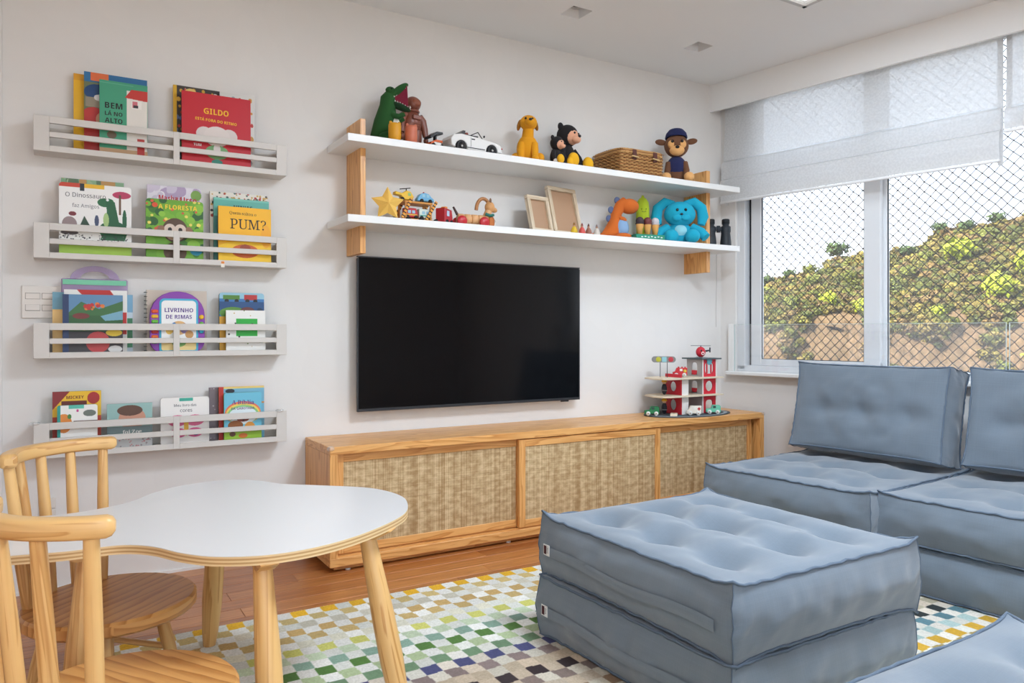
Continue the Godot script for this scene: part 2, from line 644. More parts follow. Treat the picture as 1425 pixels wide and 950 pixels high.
func window():
	var w := struct("window_1", wbox(0.11, 0.164, 0.79, 2.58, -0.1, -0.02), M.alu, WT)
	var p := func(called: String, s0, s1, y0, y1, z0, z1, m): put(w, called, wbox(s0, s1, y0, y1, z0, z1), m)
	p.call("frame_channel", 0.164, 0.2, 0.79, 2.58, -0.1, -0.075, M.gasket)
	p.call("frame_sill", 0.11, 2.66, 0.777, 0.815, -0.13, -0.02, M.alu)
	p.call("frame_head", 0.11, 2.66, 2.53, 2.58, -0.1, -0.02, M.alu)
	p.call("frame_jamb", 2.6, 2.66, 0.79, 2.58, -0.1, -0.02, M.alu)
	# three sliding sashes
	var sashes := [[0.2, 1.007, 0.815, -0.035], [0.955, 1.83, 0.8, -0.075], [1.76, 2.61, 0.815, -0.035]]
	for i in 3:
		var q: Array = sashes[i]
		var z1: float = q[3]
		var z0: float = z1 - 0.035
		var s := put(w, "sash", wbox(q[0], q[0] + 0.07, q[2], 2.55, z0, z1), M.alu)
		put(s, "stile", wbox(q[1] - (0.092 if i == 0 else 0.07), q[1], q[2], 2.55, z0, z1), M.alu)
		put(s, "bottom_rail", wbox(q[0], q[1], q[2], q[2] + (0.042 if i == 0 else 0.02), z0 + 0.002, z1 - 0.002), M.alu)
		put(s, "top_rail", wbox(q[0], q[1], 2.49, 2.55, z0 + 0.002, z1 - 0.002), M.alu)
		put(s, "glass_pane", wbox(q[0] + 0.07, q[1] - 0.07, q[2] + 0.03, 2.5, (z0 + z1) * 0.5 - 0.003, (z0 + z1) * 0.5 + 0.003), M.glass)
		var gk := MB.new()
		var gx0: float = q[0] + 0.07
		var gx1: float = q[1] - (0.092 if i == 0 else 0.07)
		var gy: float = q[2] + (0.042 if i == 0 else 0.02)
		gk.box(Vector3(gx0 + 0.002, (gy + 2.49) * 0.5, z1 - 0.012), Vector3(0.004, 2.49 - gy, 0.006))
		gk.box(Vector3(gx1 - 0.002, (gy + 2.49) * 0.5, z1 - 0.012), Vector3(0.004, 2.49 - gy, 0.006))
		gk.box(Vector3((gx0 + gx1) * 0.5, gy + 0.002, z1 - 0.012), Vector3(gx1 - gx0, 0.004, 0.006))
		put(s, "gasket", gk.done(), M.gasket)
	# stone-white sill board
	var sb := MB.new()
	sb.box(Vector3(1.36, 0.765, -0.04), Vector3(2.58, 0.025, 0.2), 0.005)
	struct("trim_2", sb.done(), M.white, WT)
	# glass guard standing on the sill
	var label := ["clear glass guard panel on the window sill, end nearest the sideboard", "clear glass guard panel on the window sill, farther from the sideboard"]
	var spans := [[0.122, 1.636], [1.648, 2.64]]
	for i in 2:
		var t := thing("glass_guard", label[i], "glass panel", WT * Vector3(spans[i][0], 0.7775, 0.03), 0.0, "glass guards on the sill")
		t.basis = WT.basis
		var ln: float = spans[i][1] - spans[i][0]
		bx(t, "pane", Vector3(ln * 0.5, 0.147, 0), Vector3(ln, 0.294, 0.008), M.glass)
		var e := MB.new()
		e.box(Vector3(ln * 0.5, 0.295, 0), Vector3(ln, 0.002, 0.0084))
		e.box(Vector3(0.001, 0.147, 0), Vector3(0.002, 0.294, 0.0084))
		e.box(Vector3(ln - 0.001, 0.147, 0), Vector3(0.002, 0.294, 0.0084))
		put(t, "polished_edge", e.done(), mk(Color8(208, 220, 216), 0.2))
	var g := thing("guard_channel", "slim white upright channel holding the glass guard beside the corner", "channel", WT * Vector3(0.105, 0.7775, 0.03), 0.0)
	g.basis = WT.basis
	bx(g, "back_strip", Vector3(-0.012, 0.15, 0), Vector3(0.016, 0.30, 0.03), M.white, 0.002)
	bx(g, "front_lip", Vector3(0.006, 0.15, 0.011), Vector3(0.026, 0.30, 0.006), M.white, 0.002)
	# safety net outside the panes
	var nb := MB.new()
	var dx := 0.028
	var dy := 0.028
	var nx := int(2.52 / dx)
	var ny := int(1.8 / dy)
	var r := RandomNumberGenerator.new()
	r.seed = 5
	var jit := {}
	var node := func(i: int, j: int) -> Vector3:
		var k := i * 1000 + j
		if not jit.has(k): jit[k] = Vector3(r.randf_range(-0.003, 0.003), r.randf_range(-0.003, 0.003), 0)
		return Vector3(0.13 + i * dx, 0.78 + j * dy, -0.15) + jit[k]
	for i in nx:
		for j in ny:
			if (i + j) % 2: continue
			for k in [[1, 1], [1, -1]]:
				if j + k[1] < 0: continue
				var a: Vector3 = node.call(i, j)
				var b: Vector3 = node.call(i + k[0], j + k[1])
				var u := (b - a).normalized()
				var v := Vector3(-u.y, u.x, 0) * 0.0023
				var d := Vector3(0, 0, 0.0023)
				for q in [[v, d], [d, -v], [-v, -d], [-d, v]]:
					nb.quad(a + q[0], b + q[0], b + q[1], a + q[1], q[0] + q[1])
			var c: Vector3 = node.call(i, j)
			nb.box(c, Vector3(0.0075, 0.0075, 0.006))
	var net := put(self, "safety_net", nb.done(), mk(Color8(38, 34, 32), 0.9), WT)
	tag(net, "black knotted diamond mesh safety net stretched outside the window", "net")


func wbox(s0: float, s1: float, y0: float, y1: float, z0: float, z1: float) -> ArrayMesh:
	var b := MB.new()
	b.box(Vector3((s0 + s1) * 0.5, (y0 + y1) * 0.5, (z0 + z1) * 0.5), Vector3(s1 - s0, y1 - y0, z1 - z0), 0.003)
	return b.done()


func blinds():
	# curtain box: a dropped board along the window wall, with a pocket behind it
	var b := MB.new()
	b.box(Vector3(2.95, (CEIL + 2.442) * 0.5 + 0.005, 0.09), Vector3(5.94, CEIL - 2.442 + 0.01, 0.02), 0.001)
	struct("trim_3", b.done(), M.ceil, WT)
	var cloth := mk(Color8(240, 239, 238), 0.95)
	cloth.albedo_texture = ntex(0.05, 8, [[0.0, Color8(232, 231, 230)], [1.0, Color8(248, 247, 246)]], 256)
	cloth.uv1_triplanar = true
	cloth.uv1_scale = Vector3(4, 4, 4)
	cloth.albedo_color = Color(1, 1, 1, 0.93)
	cloth.transparency = BaseMaterial3D.TRANSPARENCY_ALPHA
	cloth.backlight_enabled = true
	cloth.backlight = Color(0.98, 0.99, 1.0)
	for i in 2:
		var s0 := 0.052 if i == 0 else 1.636
		var s1 := 1.622 if i == 0 else 2.64
		var sh := 0.0 if i == 0 else 0.02
		var low := 1.845 if i == 0 else 1.985
		var t := thing("roman_blind", ["white linen roman blind drawn halfway down, in the corner by the shelves", "white linen roman blind raised higher than the one in the corner"][i], "blind", WT * Vector3(s0, low, 0.05), 0.0, "roman blinds on the window")
		t.basis = WT.basis
		var prof: Array
		if i == 0:
			prof = [[2.60, 0.03], [2.3, 0.034], [2.16, 0.042], [2.122, 0.046], [2.106, 0.034], [2.112, 0.05], [2.10, 0.064], [2.05, 0.068], [2.0, 0.072], [1.992, 0.052], [2.0, 0.066], [1.99, 0.082], [1.93, 0.084], [1.86, 0.08]]
		else:
			prof = [[2.60, 0.03], [2.3, 0.034], [2.15, 0.042], [2.115, 0.046], [2.098, 0.034], [2.104, 0.05], [2.092, 0.064], [2.05, 0.066], [2.0, 0.064]]
		var ln := s1 - s0
		var m := MB.new()
		var nz := noise(1.6, 60 + i, 2)
		var n := 40
		for k in prof.size() - 1:
			var g := 1 if k < 3 else (2 if k < 5 else (3 if k < 8 else 4 + k))
			for q in n:
				var f := func(u: float, row: int) -> Vector3:
					var y: float = prof[row][0]
					var z: float = prof[row][1]
					var wob := nz.get_noise_2d(u * 3.0, y * 4.0) * 0.006
					return Vector3(u * ln, y - low, z - 0.05 + wob)
				var u0 := float(q) / n
				var u1 := float(q + 1) / n
				m.quad(f.call(u0, k), f.call(u1, k), f.call(u1, k + 1), f.call(u0, k + 1), Vector3(0, 0, 1), g)
		put(t, "fabric", m.done(), cloth)
		var hid := MB.new()
		var hi := (2.10 if i == 0 else 2.09) - low
		hid.quad(Vector3(0.01, 0.03, -0.03), Vector3(ln - 0.01, 0.03, -0.03), Vector3(ln - 0.01, hi, -0.034), Vector3(0.01, hi, -0.034), Vector3(0, 0, 1))
		put(t, "folded_layer", hid.done(), cloth)
		var bar := MB.new()
		bar.box(Vector3(ln * 0.5, 0.006, (prof[-1][1] as float) - 0.05), Vector3(ln + 0.004, 0.016, 0.012), 0.004)
		put(t, "hem_bar", bar.done(), mk(Color8(236, 236, 236), 0.5))
		for e in [0.012, ln - 0.012]:
			var h := MB.new()
			h.box(Vector3(e, 0.30 if i == 0 else 0.36, -0.022), Vector3(0.024, (2.5 - low) - 0.04, 0.003))
			put(t, "side_hem", h.done(), cloth)
	var cord := thing("blind_cord", "thin pale cord hanging on the wall beside the window", "cord", Vector3(3.655, 1.06, 0.006))
	tb(cord, "string", [Vector3(0, 0.5, 0), Vector3(0.001, 0.3, 0), Vector3(-0.006, 0.1, 0), Vector3(-0.004, 0.0, 0)], 0.0012, mk(Color8(196, 192, 186), 0.8), 6)


func ceiling_fittings():
	var spots := [[2.207, 0.462, "square recessed ceiling spotlight above the white toy car"], [3.057, 0.443, "square recessed ceiling spotlight above the brown plush puppy"]]
	for q in spots:
		var t := thing("recessed_spotlight", q[2], "ceiling light", Vector3(q[0], CEIL + 0.056, q[1]), 0.0, "recessed spotlights")
		bx(t, "housing", Vector3(0, -0.004, 0), Vector3(0.108, 0.006, 0.108), M.ceil, 0.001)
		la(t, "lamp_ring", [Vector2(0.02, -0.02), Vector2(0.03, -0.026), Vector2(0.036, -0.02), Vector2(0.036, -0.007)], mk(Color8(190, 188, 184), 0.4), Transform3D(), 20)
		la(t, "lamp_lens", [Vector2(0.0, -0.02), Vector2(0.012, -0.021), Vector2(0.022, -0.017), Vector2(0.024, -0.007)], mk(Color8(90, 88, 84), 0.25), Transform3D(), 20)
	# square light panels: one partly in view, two unseen, placed to light cushion tops and wall
	light_panel("large square recessed ceiling light panel above the sofa", Vector3(2.815, CEIL, 1.395), 0.6, 0.05)
	light_panel("unseen square surface ceiling light panel placed to light the tops of the stacked floor cushions", Vector3(1.9, CEIL, 2.4), 3.4, 0.0)
	light_panel("unseen square surface ceiling light panel placed to light the left of the television wall", Vector3(-0.3, CEIL, 4.4), 2.0, 0.0)


func light_panel(label: String, c: Vector3, energy: float, sunk: float):
	var p := thing("seen_or_unseen_light_panel", label, "ceiling light", c + Vector3(0, sunk, 0), 0.0, "ceiling light panels")
	var fr := MB.new()
	for k in 4:
		var a := k * PI / 2.0
		fr.box(Vector3(0.288, -0.006 - sunk, 0), Vector3(0.022, 0.012, 0.598), 0.001, Transform3D(Basis(Vector3.UP, a), Vector3.ZERO))
	put(p, "frame", fr.done(), mk(Color8(205, 203, 200), 0.5))
	var em := mk(Color8(250, 246, 240), 0.6)
	em.emission_enabled = true
	em.emission = Color(0.96, 0.98, 1.0)
	em.emission_energy_multiplier = 0.5
	bx(p, "lamp_diffuser", Vector3(0, -0.004 - sunk * 0.6, 0), Vector3(0.56, 0.006, 0.56), em)
	var l := AreaLight3D.new()
	l.name = "panel_light"
	l.area_size = Vector2(0.55, 0.55)
	l.light_color = Color(0.88, 0.94, 1.0)
	l.light_energy = energy
	l.shadow_enabled = true
	l.area_range = 12.0
	p.add_child(l)
	l.position = Vector3(0, -0.014 - sunk, 0)
	l.rotation = Vector3(-PI / 2.0, 0, 0)


func leaf_ball(n: int, size: float, seed_: int, flat := 0.75) -> ArrayMesh:
	# a crown of leaf sprays, radius about 1
	var r := RandomNumberGenerator.new()
	r.seed = seed_
	var b := MB.new()
	var nz := noise(1.1, seed_, 2)
	for i in n:
		var d := Vector3(r.randfn(), r.randfn(), r.randfn()).normalized()
		var rad := (0.72 + 0.45 * nz.get_noise_3dv(d * 1.2)) * pow(r.randf_range(0.35, 1.0), 0.4)
		var p := Vector3(d.x * rad, d.y * rad * flat, d.z * rad)
		var t := Vector3(r.randfn(), r.randfn(), r.randfn()).normalized()
		var q := (d + t * 0.8).normalized()
		var u := q.cross(Vector3(r.randfn(), r.randfn(), r.randfn())).normalized() * size * r.randf_range(0.6, 1.3)
		var v := q.cross(u).normalized() * size * r.randf_range(0.4, 0.8)
		b.tri(p - u, p + v, p + u, d)
		b.tri(p - u, p + u, p - v, d)
	return b.done()


func outside():
	# the hillside across the street: rock and soil slope, scrub, and trees
	var lat := Vector3(0.5446, 0, 0.8387)
	var dep := Vector3(0.8387, 0, -0.5446)
	var org := dep * 150.0
	var ridge := Curve.new()
	ridge.min_domain = -70.0
	ridge.max_domain = 70.0
	ridge.min_value = -10.0
	ridge.max_value = 60.0
	for q in [[-70, 3.0], [-45, 5.5], [-19.5, 8.0], [-8.9, 11.2], [-2.9, 13.2], [8.4, 15.8], [13.9, 17.8], [21.6, 19.8], [45, 26.0], [70, 34.0]]:
		ridge.add_point(Vector2(q[0], q[1]), 0.33, 0.33)
	var n1 := noise(0.045, 31, 4)
	var n2 := noise(0.3, 32, 3)
	var ground := func(a: float, t: float) -> Vector3:
		# t 0 at the ridge, 1 at the foot; gentler on top, a rock face below
		var h := ridge.sample(clampf(a, -70, 70))
		var y: float
		var d: float
		if t < 0.5:
			d = -t * 56.0
			y = h - (h - 2.0) * pow(t * 2.0, 1.1)
		else:
			d = -28.0 - (t - 0.5) * 26.0
			y = 2.0 - (t - 0.5) * 60.0
		var b := n1.get_noise_2d(a * 1.5, t * 60.0) * 3.0 + n2.get_noise_2d(a * 2.0, t * 90.0) * 0.7
		return org + lat * a + dep * (d + b * 1.2) + Vector3(0, y + b * 0.7, 0)
	var hb := MB.new()
	hb.sheet(func(u, v): return ground.call(lerpf(-70, 70, u), v), 150, 60, func(_u, _v): return Vector3(-0.84, 0.6, 0.54))
	# the far side falls away behind the ridge
	hb.sheet(func(u, v): return ground.call(lerpf(-70, 70, u), 0.0) + dep * 40.0 * v + Vector3(0, -30.0 * v, 0), 60, 4, func(_u, _v): return Vector3(0.84, 0.8, -0.54))
	var rock := mk(Color.WHITE, 0.95)
	rock.albedo_texture = ntex(0.012, 12, [[0.0, Color8(50, 44, 28)], [0.3, Color8(84, 68, 47)], [0.5, Color8(112, 90, 68)], [0.62, Color8(76, 66, 38)], [0.78, Color8(120, 97, 75)], [1.0, Color8(136, 116, 95)]], 512)
	rock.uv1_triplanar = true
	rock.uv1_world_triplanar = true
	rock.uv1_scale = Vector3(0.16, 0.06, 0.16)
	var hill := struct("trim_4", hb.done(), rock)
	hill.name = "hillside"
	# scrub, uncountable
	var r := RandomNumberGenerator.new()
	r.seed = 404
	var tones := [Color8(97, 94, 40), Color8(110, 98, 48), Color8(85, 91, 36), Color8(120, 110, 46), Color8(100, 85, 50), Color8(74, 83, 37), Color8(112, 92, 53), Color8(96, 102, 38)]
	for kind in 2:
		var where := []
		var cols := []
		var step := 1.35
		var a := -46.0 + kind * 0.6
		while a < 46.0:
			var t := 0.0
			while t < 1.0:
				t += 0.021 * r.randf_range(0.7, 1.3)
				var aa := a + r.randf_range(-0.7, 0.7)
				var p: Vector3 = ground.call(aa, minf(t, 0.99))
				var veg := n1.get_noise_2d(aa * 2.2 + 40.0, t * 45.0)
				if t > 0.52 and veg < 0.05: continue
				if t > 0.42 and veg < -0.2: continue
				var s := r.randf_range(0.7, 1.5) * (1.15 if t < 0.15 else 1.0)
				where.append(Transform3D(Basis(Vector3.UP, r.randf() * TAU).scaled(Vector3(s, s * r.randf_range(0.7, 1.1), s)), p + Vector3(0, s * 0.35, 0)))
				var c: Color = tones[r.randi() % tones.size()]
				cols.append(c.srgb_to_linear() * r.randf_range(0.75, 1.2))
			a += step
		var mm := MultiMesh.new()
		mm.transform_format = MultiMesh.TRANSFORM_3D
		mm.use_colors = true
		mm.mesh = leaf_ball(150, 0.24, 71 + kind)
		mm.instance_count = where.size()
		for i in where.size():
			mm.set_instance_transform(i, where[i])
			mm.set_instance_color(i, cols[i])
		var mi := MultiMeshInstance3D.new()
		mi.name = ["hillside_scrub", "hillside_undergrowth"][kind]
		mi.multimesh = mm
		var lm := mk(Color.WHITE, 0.8)
		lm.vertex_color_use_as_albedo = true
		mi.material_override = lm
		mi.set_meta("kind", "stuff")
		tag(mi, ["olive and brown scrub covering the hillside beyond the window", "low dry undergrowth between the scrub on the hillside"][kind], "scrub")
		add_child(mi)
	# trees one can pick out
	var kinds := {
		"bright": [leaf_ball(420, 0.16, 91, 0.85), Color8(152, 164, 40), "bright yellow-green round tree standing on the hillside"],
		"dark": [leaf_ball(420, 0.15, 92, 0.7), Color8(68, 90, 50), "dark green spreading tree on the hill's skyline"],
		"olive": [leaf_ball(400, 0.15, 93, 0.8), Color8(106, 114, 48), "olive green tree among the hillside scrub"],
	}
	var spots := [["bright", 14.2, 0.24, 2.6], ["bright", 18.2, 0.40, 2.6], ["bright", 22.6, 0.30, 2.2], ["bright", -4.4, 0.42, 1.6], ["bright", 0.6, 0.44, 1.6], ["bright", 14.0, 0.70, 1.9], ["bright", 1.2, 0.80, 2.0], ["bright", 21.5, 0.58, 1.8], ["bright", 10.4, 0.46, 1.2],
		["dark", -4.3, 0.02, 2.6], ["dark", 2.6, 0.05, 2.2], ["dark", 7.0, 0.06, 1.7], ["dark", 12.4, 0.02, 1.7], ["dark", 16.2, 0.04, 1.7], ["dark", -16.4, 0.04, 1.7], ["dark", -12.4, 0.03, 1.5], ["dark", -19.8, 0.14, 1.5], ["dark", 20.6, 0.02, 1.7],
		["olive", -8.8, 0.02, 1.7], ["olive", -7.6, 0.16, 1.7], ["olive", 9.8, 0.13, 1.5], ["olive", 18.6, 0.15, 1.6], ["olive", -14.0, 0.3, 1.7], ["olive", -10.0, 0.42, 1.6], ["olive", 7.0, 0.27, 1.6], ["olive", -1.6, 0.2, 1.6], ["olive", -17.4, 0.5, 1.6], ["olive", -12.4, 0.64, 1.7]]
	var bark := mk(Color8(96, 80, 62), 0.9)
	for q in spots:
		var k: Array = kinds[q[0]]
		var base: Vector3 = ground.call(q[1], q[2])
		var s: float = q[3]
		var t := thing("hillside_tree", k[2], "tree", base, 0.0, q[0] + " trees on the hill")
		tb(t, "trunk", [Vector3(0, -0.5, 0), Vector3(0.1, s * 0.5, 0), Vector3(0.05, s * 1.1, 0.1)], [0.14, 0.11, 0.05], bark, 6)
		var fm := "leaf_" + String(q[0])
		if not M.has(fm): M[fm] = mk(k[1], 0.8)
		put(t, "crown", k[0], M[fm], Transform3D(Basis(Vector3.UP, r.randf() * TAU).scaled(Vector3(s, s, s)), Vector3(0, s * 1.05, 0)))


func cane_material() -> StandardMaterial3D:
	var n := 512
	var im := Image.create(n, n, false, Image.FORMAT_RGB8)
	var r := RandomNumberGenerator.new()
	r.seed = 808
	var cv := []
	var rv := []
	var band := 0.0
	for i in n:
		if r.randf() < 0.12: band = r.randf_range(-0.18, 0.18)
		cv.append(band + r.randf_range(-0.25, 0.25) + (0.25 if i % 5 == 0 else 0.0))
		rv.append(r.randf_range(-0.18, 0.18) + (0.16 if i % 4 == 0 else 0.0))
	var nz := noise(0.018, 3, 3)
	var a := Color8(226, 202, 160)
	var b := Color8(160, 126, 82)
	for y in n:
		for x in n:
			var k: float = 0.4 + cv[x] + rv[y] + nz.get_noise_2d(x * 1.6, y) * 0.35 + r.randf_range(-0.12, 0.12)
			if (x % 5 == 2) and (y % 4 == 2): k += 0.35
			im.set_pixel(x, y, a.lerp(b, clampf(k, 0.0, 1.0)))
	for q in 3:
		var y := r.randi_range(60, 450)
		for x in n:
			if nz.get_noise_2d(x * 0.6, q * 70.0) > -0.15: im.set_pixel(x, clampi(y + int(nz.get_noise_2d(x * 0.5, q * 50.0) * 6.0), 0, n - 1), Color8(120, 86, 52))
	var m := mk(Color.WHITE, 0.75)
	m.albedo_texture = ImageTexture.create_from_image(im)
	return m


func sideboard():
	var t := thing("sideboard", "long low oak sideboard with three sliding woven cane doors under the television", "sideboard", Vector3(0.985, 0, 0.005))
	var L := 2.685
	var D := 0.373
	var cane := cane_material()
	bx(t, "top_board", Vector3(L / 2, 0.521, D / 2), Vector3(L, 0.034, D), M.oak, 0.002, 0)
	bx(t, "bottom_board", Vector3(L / 2, 0.0435, D / 2), Vector3(L, 0.037, D), M.oak, 0.002, 0)
	for x in [0.0175, L - 0.0175]:
		bx(t, "side_panel", Vector3(x, 0.283, D / 2), Vector3(0.035, 0.442, D), M.oak, 0.0015, 1)
	bx(t, "back_panel", Vector3(L / 2, 0.283, 0.008), Vector3(L - 0.08, 0.442, 0.012), M.oak, 0.0, 0)
	bx(t, "plinth", Vector3(L / 2 + 0.012, 0.0145, D / 2 - 0.012), Vector3(L - 0.03, 0.022, D - 0.04), M.oak, 0.002, 0)
	for x in [0.09, 0.9, 1.8, L - 0.09]:
		la(t, "glide", [Vector2(0.0, 0.0), Vector2(0.012, 0.0), Vector2(0.012, 0.0), Vector2(0.012, 0.006), Vector2(0, 0.006)], mk(Color8(225, 225, 220), 0.4), at(Vector3(x, 0.0, D - 0.035)), 12)
	for z in [0.322, 0.352]:
		bx(t, "track", Vector3(L / 2, 0.0635, z), Vector3(L - 0.075, 0.004, 0.006), M.oak)
	# doors: the middle one runs in front
	for q in [[0.037, 0.985, 0.322], [0.948, 1.862, 0.3525], [1.826, 2.62, 0.322]]:
		var x0: float = q[0]
		var x1: float = q[1]
		var z: float = q[2]
		var y0 := 0.068
		var y1 := 0.500
		var w := 0.036
		var d := bx(t, "door", Vector3((x0 + x1) / 2, y0 + w / 2, z), Vector3(x1 - x0 - 2 * w, w, 0.022), M.oak, 0.0015, 0)
		var o := -Vector3((x0 + x1) / 2, y0 + w / 2, z)
		bx(d, "top_rail", o + Vector3((x0 + x1) / 2, y1 - w / 2, z), Vector3(x1 - x0 - 2 * w, w, 0.022), M.oak, 0.0015, 0)
		bx(d, "stile", o + Vector3(x0 + w / 2, (y0 + y1) / 2, z), Vector3(w, y1 - y0, 0.022), M.oak, 0.0015, 1)
		bx(d, "stile", o + Vector3(x1 - w / 2, (y0 + y1) / 2, z), Vector3(w, y1 - y0, 0.022), M.oak, 0.0015, 1)
		var p := MB.new()
		var a := x0 + w - 0.003
		var b := x1 - w + 0.003
		var zc := z + 0.005
		p.quad(Vector3(a, y1 - w, zc), Vector3(b, y1 - w, zc), Vector3(b, y0 + w, zc), Vector3(a, y0 + w, zc), Vector3(0, 0, 1))
		p.quad(Vector3(a, y1 - w, z - 0.006), Vector3(b, y1 - w, z - 0.006), Vector3(b, y0 + w, z - 0.006), Vector3(a, y0 + w, z - 0.006), Vector3(0, 0, -1))
		put(d, "cane_panel", p.done(), cane, Transform3D(Basis(), o))
	for q in [[0.006, D - 0.006], [L - 0.006, D - 0.006]]:
		el(t, "corner_guard", Vector3(q[0], 0.531, q[1]), Vector3(0.017, 0.011, 0.014), M.clear, Vector3.ZERO, 10, 14)


func rug():
	var x0 := 0.02
	var x1 := 3.25
	var z0 := 0.755
	var z1 := 2.84
	var cell := 0.0548
	var ppc := 14
	var px := int((x1 - x0) / cell * ppc)
	var py := int((z1 - z0) / cell * ppc)
	var im := Image.create(px, py, false, Image.FORMAT_RGB8)
	var col1 := [[238, 184, 44], [208, 184, 124], [214, 208, 190], [202, 168, 108], [205, 176, 116], [226, 222, 202], [208, 206, 112], [202, 216, 184], [142, 172, 154], [88, 128, 62], [182, 198, 154], [118, 148, 114], [78, 80, 122], [142, 124, 120], [190, 172, 148], [58, 46, 48], [136, 118, 110], [196, 180, 160], [150, 122, 96], [88, 72, 74], [186, 176, 152], [44, 50, 50], [92, 128, 138], [170, 192, 188], [206, 162, 54], [162, 142, 84], [214, 200, 172], [120, 150, 130], [206, 190, 110], [90, 90, 110], [200, 184, 150], [236, 186, 60], [160, 176, 150], [110, 96, 92], [206, 200, 186], [222, 176, 70], [140, 160, 140], [190, 176, 140], [230, 190, 70]]
	var r := RandomNumberGenerator.new()
	r.seed = 99
	var shade := {}
	for y in py:
		for x in px:
			var wob := 0.06
			var gx := (x0 + (x + 0.5) / px * (x1 - x0) - 1.185) / cell + 0.5
			var gz := (float(y) + 0.5) / ppc
			gx += sin(gz * 2.1) * 0.05
			gz += sin(gx * 1.7) * wob
			var i := int(floor(gx))
			var k := clampi(int(floor(gz)), 0, col1.size() - 1)
			var c: Color
			var key := i * 100 + k
			if not shade.has(key): shade[key] = [r.randf_range(0.95, 1.05), r.randf()]
			if posmod(i + k, 2) == 0:
				var q: Array = col1[k]
				c = Color8(q[0], q[1], q[2])
			else:
				var warm := clampf((k - 10.5) / 3.0, 0.0, 1.0) * (1.0 - 0.7 * clampf((k - 19.0) / 3.0, 0.0, 1.0))
				c = Color8(238, 236, 230).lerp(Color8(208, 188, 164), warm)
				if (shade[key][1] as float) < 0.4: c = c.lerp(Color8(214, 216, 206), 0.5)
			c = c * (shade[key][0] as float)
			c = c.lerp(Color(c.r * 0.86, c.g * 0.86, c.b * 0.84), r.randf() * 0.8)
			im.set_pixel(x, y, c)
	var m := mk(Color.WHITE, 1.0)
	m.albedo_texture = ImageTexture.create_from_image(im)
	m.normal_enabled = true
	m.texture_repeat = false
	var t := thing("rug", "pile rug chequered with small squares in white, yellow, green and brown", "rug", Vector3(x0, 0.0, z0))
	var b := MB.new()
	var w := x1 - x0
	var d := z1 - z0
	b.quad(Vector3(0, 0.011, 0), Vector3(w, 0.011, 0), Vector3(w, 0.011, d), Vector3(0, 0.011, d), Vector3.UP)
	put(t, "pile", b.done(), m)
	bx(t, "backing", Vector3(w / 2, 0.0055, d / 2), Vector3(w - 0.004, 0.0105, d - 0.004), mk(Color8(214, 204, 188), 1.0))
	# tufts along the edge nearest the sideboard
	var tu := MB.new()
	for i in 1400:
		var x := r.randf() * w
		var h := r.randf_range(0.010, 0.0135)
		var o := r.randf_range(-0.003, 0.001)
		tu.tri(Vector3(x - 0.003, 0.001, o), Vector3(x + 0.003, 0.001, o), Vector3(x, h, o - 0.001), Vector3(0, 0, -1))
	var e := put(t, "edge_tufts", tu.done(), mk(Color8(226, 208, 160), 1.0))
	e.set_meta("kind", "stuff")


